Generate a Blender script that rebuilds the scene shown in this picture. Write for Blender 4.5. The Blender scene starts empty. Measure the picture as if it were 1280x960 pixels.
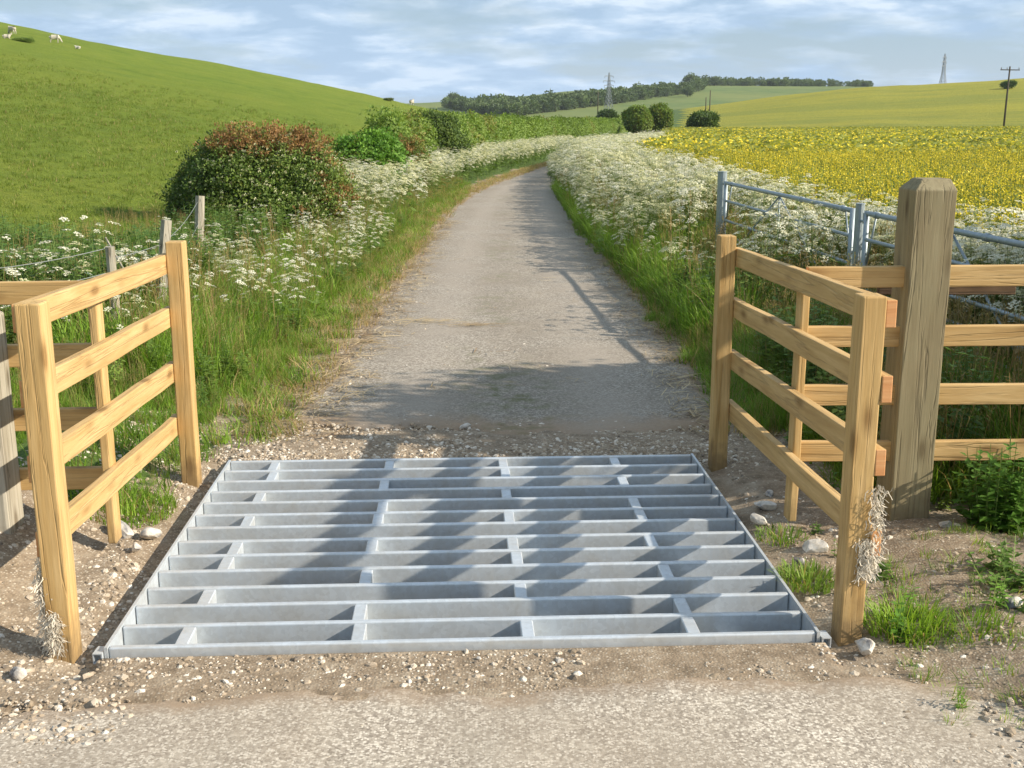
import bpy, bmesh, math, random
import numpy as np
from mathutils import Vector, Matrix, Euler

SC = bpy.context.scene
COL = SC.collection
R = math.radians
rng = np.random.default_rng(7)
random.seed(7)

# ------------------------------------------------------------------ camera
CAM_H = 1.9
cam_d = bpy.data.cameras.new("camera"); cam = bpy.data.objects.new("camera", cam_d); COL.objects.link(cam)
cam_d.sensor_width = 36; cam_d.lens = 39.94; cam_d.clip_start = 0.05; cam_d.clip_end = 20000
cam.location = (0, 0, CAM_H); cam.rotation_euler = (R(90 - 13.08), 0, 0)
SC.camera = cam

# ------------------------------------------------------------------ sun + sky
SUN_EL = 29.4
to_sun = Vector((math.cos(R(SUN_EL)) * math.cos(R(-13.7)), math.cos(R(SUN_EL)) * math.sin(R(-13.7)), math.sin(R(SUN_EL))))
sun_d = bpy.data.lights.new("sun", 'SUN'); sun_d.energy = 5.0; sun_d.angle = R(0.53); sun_d.color = (1.0, 0.89, 0.74)
sun = bpy.data.objects.new("sun", sun_d); COL.objects.link(sun)
sun.rotation_euler = to_sun.to_track_quat('Z', 'Y').to_euler(); sun.location = (30, -8, 20)

SC.view_settings.view_transform = 'Standard'; SC.view_settings.look = 'None'
SC.view_settings.gamma = 1.0; SC.view_settings.exposure = 0.56

W = bpy.data.worlds.new("World"); SC.world = W; W.use_nodes = True
wt = W.node_tree; wt.nodes.clear()
def wn(t, **k):
    n = wt.nodes.new(t)
    for a, b in k.items(): setattr(n, a, b)
    return n
wo = wn('ShaderNodeOutputWorld'); bg = wn('ShaderNodeBackground'); bg.inputs['Strength'].default_value = 0.067
sky = wn('ShaderNodeTexSky'); sky.sky_type = 'NISHITA'; sky.sun_disc = False
sky.sun_elevation = R(SUN_EL); sky.sun_rotation = math.atan2(to_sun.x, to_sun.y)
sky.air_density = 1.0; sky.dust_density = 0.6; sky.ozone_density = 1.6
tc = wn('ShaderNodeTexCoord'); sep = wn('ShaderNodeSeparateXYZ'); wt.links.new(tc.outputs['Generated'], sep.inputs[0])
def wm(op, a, b=None, c=None):
    n = wn('ShaderNodeMath', operation=op)
    for i, v in enumerate((a, b, c)):
        if v is None: continue
        if isinstance(v, (int, float)): n.inputs[i].default_value = v
        else: wt.links.new(v, n.inputs[i])
    return n.outputs[0]
zz = wm('ADD', wm('MAXIMUM', sep.outputs['Z'], 0.0), 0.16)
px_ = wm('DIVIDE', sep.outputs['X'], zz); py_ = wm('DIVIDE', sep.outputs['Y'], zz)
cmb = wn('ShaderNodeCombineXYZ'); wt.links.new(px_, cmb.inputs[0]); wt.links.new(py_, cmb.inputs[1])
def wnoise(scale, detail, rough, off, sy=1.0, dist=0.0):
    mp = wn('ShaderNodeMapping'); mp.inputs['Location'].default_value = off; mp.inputs['Scale'].default_value = (1, sy, 1)
    wt.links.new(cmb.outputs[0], mp.inputs['Vector'])
    n = wn('ShaderNodeTexNoise'); n.inputs['Scale'].default_value = scale; n.inputs['Detail'].default_value = detail
    n.inputs['Roughness'].default_value = rough; n.inputs['Distortion'].default_value = dist
    wt.links.new(mp.outputs[0], n.inputs['Vector']); return n.outputs['Fac']
def wramp(fac, stops):
    r = wn('ShaderNodeValToRGB'); e = r.color_ramp.elements
    while len(e) < len(stops): e.new(0.5)
    for i, (p, c) in enumerate(stops): e[i].position = p; e[i].color = (*c, 1)
    wt.links.new(fac, r.inputs[0]); return r.outputs[0]
big = wnoise(0.95, 6, 0.55, (3.1, 7.7, 0), 1.0, 0.15)
cover = wramp(big, [(0.40, (0, 0, 0)), (0.52, (1, 1, 1))])
lit = wnoise(2.6, 8, 0.6, (11.3, 2.2, 0), 1.0, 0.2)
ccol = wramp(lit, [(0.42, (4.2, 5.7, 7.4)), (0.51, (6.1, 7.6, 9.2)), (0.61, (9.9, 10.7, 11.3))])
mix = wn('ShaderNodeMix', data_type='RGBA'); wt.links.new(wm('MULTIPLY', cover, 0.92), mix.inputs['Factor'])
wt.links.new(sky.outputs[0], mix.inputs['A']); wt.links.new(ccol, mix.inputs['B'])
# thin pale veil that all low cloud merges into near the horizon
veil = wramp(sep.outputs['Z'], [(0.0, (1, 1, 1)), (0.2, (0, 0, 0))])
mix2 = wn('ShaderNodeMix', data_type='RGBA'); wt.links.new(wm('MULTIPLY', veil, 0.6), mix2.inputs['Factor'])
wt.links.new(mix.outputs['Result'], mix2.inputs['A']); mix2.inputs['B'].default_value = (5.0, 7.3, 10.4, 1)
wt.links.new(mix2.outputs['Result'], bg.inputs['Color']); wt.links.new(bg.outputs[0], wo.inputs['Surface'])

# ------------------------------------------------------------------ helpers: objects
def tag(o, label=None, cat=None, group=None, kind=None):
    if label: o['label'] = label
    if cat: o['category'] = cat
    if group: o['group'] = group
    if kind: o['kind'] = kind
    return o
def empty(name, loc=(0, 0, 0), rz=0.0):
    o = bpy.data.objects.new(name, None); COL.objects.link(o); o.location = loc; o.rotation_euler = (0, 0, rz)
    o.empty_display_size = 0.2
    return o
def mesh_data(name, verts, faces, mats, mi=None, smooth=False):
    me = bpy.data.meshes.new(name)
    me.from_pydata([tuple(v) for v in verts], [], [tuple(f) for f in faces])
    for m in mats: me.materials.append(m)
    if mi is not None: me.polygons.foreach_set('material_index', np.asarray(mi, dtype=np.int32))
    if smooth: me.polygons.foreach_set('use_smooth', np.ones(len(me.polygons), dtype=bool))
    me.update(); return me
def link(name, me, parent=None, mw=None):
    o = bpy.data.objects.new(name, me); COL.objects.link(o)
    if parent: o.parent = parent
    if mw is not None: o.matrix_local = mw
    return o
class MB:
    """collects faces with material indices"""
    def __init__(s): s.v = []; s.f = []; s.m = []
    def add(s, vs, fs, m=0):
        b = len(s.v); s.v.extend(tuple(v) for v in vs)
        for f in fs: s.f.append(tuple(i + b for i in f)); s.m.append(m)
    def box(s, c, d, m=0, M=None):
        x, y, z = d[0] / 2, d[1] / 2, d[2] / 2
        vs = [Vector((sx * x, sy * y, sz * z)) for sz in (-1, 1) for sy in (-1, 1) for sx in (-1, 1)]
        if M: vs = [M @ v for v in vs]
        vs = [v + Vector(c) for v in vs]
        s.add(vs, [(0, 2, 3, 1), (4, 5, 7, 6), (0, 1, 5, 4), (2, 6, 7, 3), (0, 4, 6, 2), (1, 3, 7, 5)], m)
    def tube(s, pts, rad, n=6, m=0, cap=True):
        pts = [Vector(p) for p in pts]
        if isinstance(rad, (int, float)): rad = [rad] * len(pts)
        rings = []
        for i, p in enumerate(pts):
            d = (pts[min(i + 1, len(pts) - 1)] - pts[max(i - 1, 0)]).normalized()
            a = d.cross(Vector((0, 0, 1)) if abs(d.z) < .9 else Vector((1, 0, 0))).normalized(); b = d.cross(a)
            rings.append([p + (a * math.cos(2 * math.pi * k / n) + b * math.sin(2 * math.pi * k / n)) * rad[i] for k in range(n)])
        vs = [v for r_ in rings for v in r_]; fs = []
        for i in range(len(pts) - 1):
            for k in range(n):
                k2 = (k + 1) % n; fs.append((i * n + k, i * n + k2, (i + 1) * n + k2, (i + 1) * n + k))
        if cap and n > 2: fs.append(tuple(range(n))[::-1]); fs.append(tuple((len(pts) - 1) * n + k for k in range(n)))
        s.add(vs, fs, m)
    def data(s, name, mats, smooth=False): return mesh_data(name, s.v, s.f, mats, s.m, smooth)
    def build(s, name, mats, parent=None, smooth=False, mw=None):
        if not isinstance(mats, (list, tuple)): mats = [mats]
        return link(name, s.data(name, mats, smooth), parent, mw)
def bevel(o, w, seg=2):
    b = o.modifiers.new("bevel", 'BEVEL'); b.width = w; b.segments = seg; b.limit_method = 'ANGLE'; return o

# ------------------------------------------------------------------ helpers: materials
class NT:
    def __init__(s, name):
        s.mat = bpy.data.materials.new(name); s.mat.use_nodes = True; s.t = s.mat.node_tree; s.t.nodes.clear()
        s.out = s.n('ShaderNodeOutputMaterial'); s.p = s.n('ShaderNodeBsdfPrincipled'); s.l(s.p.outputs[0], s.out.inputs[0])
        s.p.inputs['Specular IOR Level'].default_value = 0.3; s.p.inputs['Roughness'].default_value = 0.85
    def n(s, t, **k):
        n = s.t.nodes.new(t)
        for a, b in k.items(): setattr(n, a, b)
        return n
    def l(s, a, b): s.t.links.new(a, b)
    def set(s, sock, v):
        if isinstance(v, (int, float)): sock.default_value = v
        elif isinstance(v, (tuple, list)): sock.default_value = tuple(v) + ((1,) if len(v) == 3 and len(sock.default_value) == 4 else ())
        else: s.l(v, sock)
    def math(s, op, a, b=None, c=None, clamp=False):
        n = s.n('ShaderNodeMath', operation=op); n.use_clamp = clamp
        for i, v in enumerate((a, b, c)):
            if v is not None: s.set(n.inputs[i], v)
        return n.outputs[0]
    def coord(s, kind='Object', scale=(1, 1, 1), loc=(0, 0, 0), rnd=False):
        t = s.n('ShaderNodeTexCoord'); m = s.n('ShaderNodeMapping'); m.inputs['Scale'].default_value = scale
        m.inputs['Location'].default_value = loc; src = t.outputs[kind]
        if rnd:
            o = s.n('ShaderNodeObjectInfo'); a = s.n('ShaderNodeVectorMath', operation='MULTIPLY_ADD')
            s.l(o.outputs['Random'], a.inputs[0]); a.inputs[1].default_value = (37, 53, 71); s.l(src, a.inputs[2]); src = a.outputs[0]
        s.l(src, m.inputs['Vector']); return m.outputs[0]
    def noise(s, vec, scale, detail=4, rough=0.55, dist=0.0):
        n = s.n('ShaderNodeTexNoise'); s.l(vec, n.inputs['Vector']); n.inputs['Scale'].default_value = scale
        n.inputs['Detail'].default_value = detail; n.inputs['Roughness'].default_value = rough; n.inputs['Distortion'].default_value = dist
        return n.outputs['Fac']
    def vor(s, vec, scale, feature='F1'):
        n = s.n('ShaderNodeTexVoronoi', feature=feature); s.l(vec, n.inputs['Vector']); n.inputs['Scale'].default_value = scale; return n
    def ramp(s, fac, stops):
        r = s.n('ShaderNodeValToRGB'); e = r.color_ramp.elements
        while len(e) < len(stops): e.new(0.5)
        for i, (p, c) in enumerate(stops):
            e[i].position = p
            e[i].color = (c, c, c, 1) if isinstance(c, (int, float)) else (*c, 1)
        s.l(fac, r.inputs[0]); return r.outputs[0]
    def mix(s, f, a, b, blend='MIX'):
        n = s.n('ShaderNodeMix', data_type='RGBA', blend_type=blend)
        s.set(n.inputs['Factor'], f); s.set(n.inputs['A'], a); s.set(n.inputs['B'], b); return n.outputs['Result']
    def bump(s, h, strength=0.5, dist=0.01):
        b = s.n('ShaderNodeBump'); b.inputs['Strength'].default_value = strength; b.inputs['Distance'].default_value = dist
        s.l(h, b.inputs['Height']); s.l(b.outputs[0], s.p.inputs['Normal']); return b
    def color(s, c): s.set(s.p.inputs['Base Color'], c)
    def attr(s, name): n = s.n('ShaderNodeAttribute'); n.attribute_name = name; return n.outputs['Fac']

def leaf_mat(name, a, b, c=None, trans=0.35, rough=0.6, nscale=0.6):
    t = NT(name); o = t.n('ShaderNodeObjectInfo'); g = t.n('ShaderNodeNewGeometry')
    stops = [(0.1, a), (0.9, b)] if c is None else [(0.05, a), (0.5, b), (0.95, c)]
    col = t.ramp(o.outputs['Random'], stops)
    v = t.noise(g.outputs['Position'], nscale, 3)
    col = t.mix(t.ramp(v, [(0.35, 0.0), (0.65, 0.35)]), col, (a[0] * .9, a[1] * .85, a[2] * .9))
    isl = t.math('MULTIPLY_ADD', g.outputs['Random Per Island'], 0.5, 0.75)
    hs = t.n('ShaderNodeHueSaturation'); t.l(col, hs.inputs['Color']); t.l(isl, hs.inputs['Value']); col = hs.outputs[0]
    t.color(col); t.p.inputs['Roughness'].default_value = rough; t.p.inputs['Specular IOR Level'].default_value = 0.35
    tr = t.n('ShaderNodeBsdfTranslucent'); t.l(t.mix(0.5, col, (min(1, b[0] * 2.1), min(1, b[1] * 2.0), b[2] * 1.1)), tr.inputs['Color'])
    mx = t.n('ShaderNodeMixShader'); mx.inputs[0].default_value = trans
    t.l(t.p.outputs[0], mx.inputs[1]); t.l(tr.outputs[0], mx.inputs[2]); t.l(mx.outputs[0], t.out.inputs[0])
    return t.mat

M = {}
M['grass'] = leaf_mat('grass_green', (.09, .17, .02), (.16, .27, .035), (.22, .33, .055))
M['grass_lush'] = leaf_mat('grass_lush', (.15, .27, .025), (.23, .38, .04), (.29, .43, .06))
M['grass_past'] = leaf_mat('pasture_blades', (.11, .17, .023), (.165, .23, .031), (.23, .27, .043))
M['grass_dry'] = leaf_mat('grass_dry', (.30, .22, .09), (.44, .33, .16), (.22, .24, .06))
M['parsley_leaf'] = leaf_mat('parsley_leaf', (.09, .16, .03), (.15, .25, .045), (.20, .30, .06))
M['stem'] = leaf_mat('green_stem', (.12, .19, .04), (.20, .28, .07), trans=.15)
M['white_flower'] = leaf_mat('white_flower', (.78, .77, .60), (.86, .85, .70), trans=.3)
M['cream_flower'] = leaf_mat('cream_flower', (.66, .65, .38), (.78, .76, .50), trans=.3)
M['yellow_flower'] = leaf_mat('yellow_flower', (.74, .56, .03), (.84, .69, .06), trans=.3, nscale=.15)
M['rape_leaf'] = leaf_mat('rape_leaf', (.06, .12, .025), (.13, .21, .04), (.20, .27, .045))
M['rape_far'] = leaf_mat('rape_crop_leaf', (.20, .24, .05), (.27, .30, .06), (.34, .36, .075))
M['hawthorn'] = leaf_mat('hawthorn_leaf', (.065, .115, .02), (.12, .19, .034), (.18, .24, .045), trans=.28)
M['ivy'] = leaf_mat('bright_leaf', (.09, .20, .025), (.14, .29, .04), (.20, .36, .055), trans=.3)
M['red_leaf'] = leaf_mat('reddish_new_leaf', (.22, .13, .045), (.30, .16, .06), (.30, .21, .07), trans=.25)
M['olive_leaf'] = leaf_mat('olive_leaf', (.13, .17, .03), (.20, .23, .045), (.22, .20, .055), trans=.3)
M['dark_leaf'] = leaf_mat('dark_leaf', (.045, .085, .022), (.07, .125, .03), (.11, .17, .04), trans=.25)
M['mid_leaf'] = leaf_mat('mid_leaf', (.12, .20, .033), (.18, .27, .045), (.23, .32, .06), trans=.3)
M['nettle'] = leaf_mat('nettle_leaf', (.07, .15, .03), (.12, .22, .04), (.17, .28, .05), trans=.3)
M['far_leaf'] = leaf_mat('far_wood_leaf', (.075, .12, .045), (.11, .165, .055), (.14, .20, .065), trans=.2, nscale=.02)

def bark():
    t = NT('bark'); v = t.coord('Object', (1, 1, .3)); n = t.noise(v, 30, 5)
    t.color(t.ramp(n, [(.3, (.05, .04, .03)), (.7, (.17, .14, .10))])); t.bump(n, .8, .01); return t.mat
M['bark'] = bark()

def timber(name, long_axis, a, b, dark, knots=True, crack=0.0, tint=None):
    t = NT(name); sc = [16, 16, 16]; sc[long_axis] = 1.1
    v = t.coord('Object', tuple(sc), rnd=True)
    g1 = t.noise(v, 1.6, 5, .6, .6); g2 = t.noise(v, 7.0, 3, .5, .2)
    col = t.ramp(g1, [(.28, dark), (.48, a), (.72, b)])
    col = t.mix(t.ramp(g2, [(.42, 0.0), (.62, .25)]), col, dark)
    sc2 = [9, 9, 9]; sc2[long_axis] = 3.2
    if knots:
        k = t.vor(t.coord('Object', tuple(sc2), rnd=True), 1.0).outputs['Distance']
        km = t.ramp(k, [(.10, 1.0), (.2, .35), (.3, 0.0)])
        col = t.mix(t.math('MULTIPLY', km, .75), col, (dark[0] * .45, dark[1] * .38, dark[2] * .3))
    w = t.coord('Object', (1, 1, 1), rnd=True); st = t.noise(w, 2.3, 4)
    col = t.mix(t.ramp(st, [(.42, 0.0), (.75, .35)]), col, tint or (a[0] * .72, a[1] * .66, a[2] * .6))
    # soil splashed up the foot of anything standing in the ground
    g = t.n('ShaderNodeNewGeometry'); sp = t.n('ShaderNodeSeparateXYZ'); t.l(g.outputs['Position'], sp.inputs[0])
    dn = t.noise(g.outputs['Position'], 14, 4)
    dz = t.math('ADD', sp.outputs['Z'], t.math('MULTIPLY', t.math('SUBTRACT', dn, .5), .3))
    col = t.mix(t.ramp(dz, [(.0, .65), (.16, 0.0)]), col, (.16, .11, .06))
    h = t.math('MULTIPLY_ADD', g1, .6, t.math('MULTIPLY', g2, .5))
    if crack:
        sc3 = [30, 30, 30]; sc3[long_axis] = .9
        cn = t.noise(t.coord('Object', tuple(sc3), rnd=True), .55, 4, .5, 1.2)
        cm = t.ramp(cn, [(.475, 0.0), (.497, 1.0), (.503, 1.0), (.525, 0.0)])
        col = t.mix(t.math('MULTIPLY', cm, crack), col, (.035, .028, .02)); h = t.math('SUBTRACT', h, t.math('MULTIPLY', cm, 1.2))
    t.color(col); t.bump(h, .45, .004); t.p.inputs['Roughness'].default_value = .75
    return t.mat
M['wood_rail'] = timber('new_timber_rail', 0, (.56, .375, .16), (.67, .475, .23), (.43, .265, .10), crack=.2)
M['wood_post'] = timber('new_timber_post', 2, (.56, .375, .155), (.67, .475, .225), (.43, .265, .095), crack=.2)
M['wood_end'] = timber('sawn_timber_end', 1, (.66, .33, .14), (.72, .42, .2), (.52, .22, .08), knots=False)
M['wood_old'] = timber('weathered_gatepost', 2, (.27, .225, .13), (.325, .28, .17), (.215, .175, .10), crack=.3, tint=(.24, .235, .135))
M['wood_grey'] = timber('grey_old_post', 2, (.38, .35, .28), (.47, .44, .36), (.27, .24, .18), crack=.55, tint=(.24, .24, .17))
M['wood_darkboard'] = timber('dark_weathered_board', 0, (.14, .09, .05), (.2, .13, .08), (.07, .045, .03), crack=.6)

def galv(name, base=(.68, .74, .79), rough=.34, metal=.40, dirt=.42):
    t = NT(name); v = t.coord('Object', (1, 1, 1), rnd=True)
    sp = t.vor(v, 60).outputs['Color']; sx = t.n('ShaderNodeSeparateColor'); t.l(sp, sx.inputs[0])
    n = t.noise(v, 6, 5, .6, .5); n2 = t.noise(t.coord('Object', (45, 45, 2.5), rnd=True), 1.5, 4)
    val = t.math('MULTIPLY_ADD', sx.outputs[0], .12, .84)
    col = t.mix(1.0, base, t.mix(0.0, (1, 1, 1), (1, 1, 1)), 'MULTIPLY')
    hs = t.n('ShaderNodeHueSaturation'); t.l(col, hs.inputs['Color']); t.l(val, hs.inputs['Value'])
    col = t.mix(t.ramp(n, [(.42, 0.0), (.75, dirt)]), hs.outputs[0], (.40, .36, .28))
    col = t.mix(t.ramp(n2, [(.5, 0.0), (.8, .4)]), col, (.62, .64, .64))
    t.color(col); t.p.inputs['Metallic'].default_value = metal
    t.l(t.math('MULTIPLY_ADD', n, .3, rough - .1), t.p.inputs['Roughness']); t.bump(n, .08, .003)
    return t.mat
M['galv'] = galv('galvanised_steel')
M['galv_gate'] = galv('galvanised_tube', (.36, .43, .47), .45, .5, .12)
def plain(name, c, rough=.7, metal=0.0, nscale=20, var=.3):
    t = NT(name); n = t.noise(t.coord('Object', rnd=True), nscale, 4)
    t.color(t.mix(t.ramp(n, [(.3, 0.0), (.7, 1.0)]), tuple(x * (1 - var) for x in c), c)); t.p.inputs['Roughness'].default_value = rough
    t.p.inputs['Metallic'].default_value = metal; t.bump(n, .2, .004); return t.mat
M['wire'] = plain('wire', (.42, .44, .42), .5, .5)
M['pylon'] = plain('pylon_steel', (.30, .33, .36), .6, .3)
M['pole'] = plain('pole_wood', (.10, .085, .06), .85)
M['ceramic'] = plain('insulator', (.30, .32, .33), .4)
M['fleece'] = plain('fleece', (.56, .52, .43), .95, 0, 30, .25)
M['lamb'] = plain('lamb_fleece', (.64, .61, .53), .95, 0, 30, .15)
M['scrap'] = plain('pale_fibre', (.74, .67, .54), .9, 0, 40, .35)

def pebble_mat():
    t = NT('pebbles'); o = t.n('ShaderNodeObjectInfo'); v = t.coord('Object')
    c = t.ramp(o.outputs['Random'], [(.0, (.13, .11, .09)), (.12, (.28, .22, .15)), (.45, (.42, .34, .25)), (.75, (.58, .50, .39)), (.94, (.78, .73, .64))])
    n = t.noise(v, 3, 3); t.color(t.mix(t.ramp(n, [(.35, .0), (.7, .5)]), c, (.27, .22, .16))); t.p.inputs['Roughness'].default_value = .7; return t.mat
M['pebble'] = pebble_mat()
def flint_mat():
    t = NT('flint'); v = t.coord('Object', rnd=True); n = t.noise(v, 9, 6, .6, .5); n2 = t.noise(v, 40, 4)
    c = t.ramp(n, [(.38, (.13, .13, .14)), (.46, (.42, .40, .37)), (.56, (.66, .62, .55))])
    t.color(t.mix(t.ramp(n2, [(.5, .0), (.7, .4)]), c, (.34, .26, .16))); t.bump(n2, .5, .006); t.p.inputs['Roughness'].default_value = .6; return t.mat
M['flint'] = flint_mat()
M['straw'] = leaf_mat('dead_straw', (.30, .22, .11), (.52, .42, .25), (.22, .14, .07), trans=.1)

def soil_mat():
    t = NT('verge_soil'); g = t.n('ShaderNodeNewGeometry'); P = g.outputs['Position']
    n1 = t.noise(P, 1.3, 5, .6); n2 = t.noise(P, 9, 6, .65); n3 = t.noise(P, 60, 4, .6)
    soil = t.ramp(n2, [(.3, (.14, .106, .07)), (.5, (.26, .20, .138)), (.72, (.38, .32, .24))])
    vv = t.vor(P, 95); sc_ = t.n('ShaderNodeSeparateColor'); t.l(vv.outputs['Color'], sc_.inputs[0])
    grit = t.ramp(sc_.outputs[0], [(.0, (.13, .10, .07)), (.55, (.32, .25, .17)), (.8, (.52, .45, .34)), (1.0, (.75, .70, .6))])
    soil = t.mix(t.math('MULTIPLY', t.ramp(vv.outputs['Distance'], [(.25, .9), (.5, .1)]), t.ramp(n1, [(.35, .25), (.6, .85)])), soil, grit)
    green = t.ramp(n3, [(.3, (.035, .065, .012)), (.6, (.09, .15, .03)), (.8, (.20, .20, .08))])
    gm = t.math('ADD', t.attr('grassy'), t.math('MULTIPLY', t.math('SUBTRACT', n2, .5), .7))
    col = t.mix(t.ramp(gm, [(.4, 0.0), (.6, 1.0)]), soil, green)
    t.color(col); t.p.inputs['Roughness'].default_value = .95
    t.bump(t.math('MULTIPLY_ADD', n2, 1.0, t.math('MULTIPLY', vv.outputs['Distance'], -.4)), .45, .012); return t.mat
M['soil'] = soil_mat()

def lane_mat(name, scale, tone):
    t = NT(name); g = t.n('ShaderNodeNewGeometry'); P = g.outputs['Position']
    v1 = t.vor(P, scale); c1 = t.n('ShaderNodeSeparateColor'); t.l(v1.outputs['Color'], c1.inputs[0]); fine_ = t.noise(P, scale * .55, 6, .75)
    a = tuple(x * tone for x in (.19, .163, .132)); b = tuple(x * tone for x in (.315, .275, .225)); c = tuple(x * tone for x in (.44, .39, .32)); d = tuple(x * tone for x in (.68, .625, .53))
    chips = t.ramp(t.math('MULTIPLY_ADD', c1.outputs[0], .45, t.math('MULTIPLY', fine_, .62)), [(.34, a), (.46, b), (.60, c), (.70, d)])
    binder = tuple(x * tone for x in (.30, .26, .21))
    col = t.mix(t.ramp(v1.outputs['Distance'], [(.35, 0.0), (.7, .5)]), chips, binder)
    n1 = t.noise(P, .9, 5, .6, .4); n2 = t.noise(P, 5, 5, .65)
    col = t.mix(t.ramp(n1, [(.38, .0), (.62, .55)]), col, tuple(x * tone for x in (.30, .25, .19)))
    col = t.mix(t.ramp(n2, [(.45, .0), (.75, .35)]), col, tuple(x * tone for x in (.46, .41, .33)))
    e = t.math('ADD', t.attr('edge'), t.math('MULTIPLY', t.math('SUBTRACT', n2, .5), .9))
    col = t.mix(t.ramp(e, [(.35, 0.0), (.75, .8)]), col, (.32, .23, .15))
    tr_ = t.math('MULTIPLY', t.attr('track'), t.ramp(n1, [(.3, .35), (.6, 1.0)])); col = t.mix(t.math('MULTIPLY', tr_, .45), col, tuple(x * tone for x in (.50, .44, .37)))
    moss = t.math('MULTIPLY', t.attr('moss'), t.ramp(n2, [(.48, 0.0), (.6, 1.0)]))
    col = t.mix(t.math('MULTIPLY', moss, .7), col, (.10, .11, .03))
    t.color(col); t.p.inputs['Roughness'].default_value = .9
    t.bump(t.math('SUBTRACT', t.math('MULTIPLY', n2, .6), t.math('MULTIPLY', fine_, -1.0)), .45, .006); return t.mat
M['lane'] = lane_mat('chipped_tarmac', 85, .78)
M['apron'] = lane_mat('chipped_tarmac_near', 115, 1.10)

def pasture_mat():
    t = NT('pasture_grass'); g = t.n('ShaderNodeNewGeometry'); P = g.outputs['Position']
    mp = t.n('ShaderNodeMapping'); mp.inputs['Scale'].default_value = (1, .55, 1); mp.inputs['Rotation'].default_value = (0, 0, R(12)); t.l(P, mp.inputs['Vector']); Q = mp.outputs[0]
    n0 = t.noise(Q, .035, 4, .6, .5); n1 = t.noise(Q, .45, 6, .7, .3); n2 = t.noise(P, 5, 6, .7); n3 = t.noise(P, 38, 4, .6)
    col = t.ramp(n1, [(.3, (.098, .168, .022)), (.5, (.152, .225, .031)), (.7, (.208, .255, .039))])
    col = t.mix(t.ramp(n0, [(.35, .0), (.65, .6)]), col, (.225, .26, .038))
    col = t.mix(t.ramp(n2, [(.48, .0), (.72, .6)]), col, (.085, .13, .018))
    col = t.mix(t.ramp(n3, [(.48, .0), (.75, .5)]), col, (.22, .26, .05))
    t.color(col); t.p.inputs['Roughness'].default_value = 1.0; t.p.inputs['Specular IOR Level'].default_value = .1
    t.bump(t.math('ADD', t.math('MULTIPLY_ADD', n2, 1.0, t.math('MULTIPLY', n3, .35)), t.math('MULTIPLY', n1, 1.6)), 1.0, .16); return t.mat
M['pasture'] = pasture_mat()

def rape_mat():
    t = NT('rapeseed_ground'); g = t.n('ShaderNodeNewGeometry'); P = g.outputs['Position']
    sp = t.n('ShaderNodeSeparateXYZ'); t.l(P, sp.inputs[0])
    mp = t.n('ShaderNodeMapping'); mp.inputs['Rotation'].default_value = (0, 0, R(-14)); mp.inputs['Scale'].default_value = (.25, 1, 1); t.l(P, mp.inputs['Vector'])
    n1 = t.noise(mp.outputs[0], .05, 4, .6, .3); n2 = t.noise(P, 1.6, 6, .75); n3 = t.noise(mp.outputs[0], .5, 5, .7)
    green = t.ramp(n2, [(.3, (.19, .22, .045)), (.7, (.28, .30, .065))])
    yel = t.ramp(n2, [(.3, (.28, .27, .05)), (.7, (.46, .41, .06))])
    col = t.mix(t.ramp(t.math('ADD', t.math('MULTIPLY', n1, .8), t.math('MULTIPLY', n3, .4)), [(.52, .06), (.72, .8)]), green, yel)
    near = t.ramp(t.math('DIVIDE', sp.outputs['Y'], 400), [(.30, 1.0), (.39, 0.0)])
    col = t.mix(near, col, (.05, .07, .02))
    top = t.ramp(t.math('DIVIDE', sp.outputs['Z'], 20), [(.0, 0.0), (.30, 0.0), (.5, .4)])
    col = t.mix(t.math('MULTIPLY', top, t.ramp(n3, [(.42, 0.0), (.58, 1.0)])), col, yel)
    t.color(col); t.p.inputs['Roughness'].default_value = 1.0; t.p.inputs['Specular IOR Level'].default_value = .1
    t.bump(n2, 1.0, .5); return t.mat
M['rape_ground'] = rape_mat()
def farhill_mat():
    t = NT('far_hill_grass'); g = t.n('ShaderNodeNewGeometry'); P = g.outputs['Position']
    n1 = t.noise(P, .006, 4, .6); n2 = t.noise(P, .08, 5, .65)
    col = t.ramp(n2, [(.35, (.085, .14, .035)), (.65, (.145, .195, .05))])
    col = t.mix(t.ramp(n1, [(.4, .0), (.6, .7)]), col, (.20, .22, .06))
    t.color(col); t.p.inputs['Roughness'].default_value = 1.0; return t.mat
M['farhill'] = farhill_mat()

# ------------------------------------------------------------------ terrain functions
PHI = R(2.8); CP, SP_ = math.cos(PHI), math.sin(PHI)
def uv2xy(u, v): return u * CP - v * SP_, u * SP_ + v * CP
def xy2uv(x, y): return x * CP + y * SP_, -x * SP_ + y * CP
def S(t): t = np.clip(t, 0, 1); return t * t * (3 - 2 * t)
def softp(x, w): return w * np.logaddexp(0, np.asarray(x, float) / w)
def vnoise(x, y, seed=0):
    x = np.asarray(x, float); y = np.asarray(y, float)
    xi = np.floor(x).astype(np.int64); yi = np.floor(y).astype(np.int64); xf = x - xi; yf = y - yi
    def h(i, j):
        n = (i * 374761393 + j * 668265263 + seed * 1442695041) & 0xffffffff
        n = ((n ^ (n >> 13)) * 1274126177) & 0xffffffff
        return ((n ^ (n >> 16)) & 0xffff) / 65535.0
    a = xf * xf * (3 - 2 * xf); b = yf * yf * (3 - 2 * yf)
    return (h(xi, yi) * (1 - a) + h(xi + 1, yi) * a) * (1 - b) + (h(xi, yi + 1) * (1 - a) + h(xi + 1, yi + 1) * a) * b
def fbm(x, y, o=4, seed=0):
    s = 0; a = .5
    for k in range(o): s = s + a * vnoise(x * 2 ** k, y * 2 ** k, seed + k); a *= .5
    return s / (1 - .5 ** o)
RL_Y = [-20, 6, 20, 25, 30, 34, 42, 50, 70, 100, 150, 200, 260]
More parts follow.
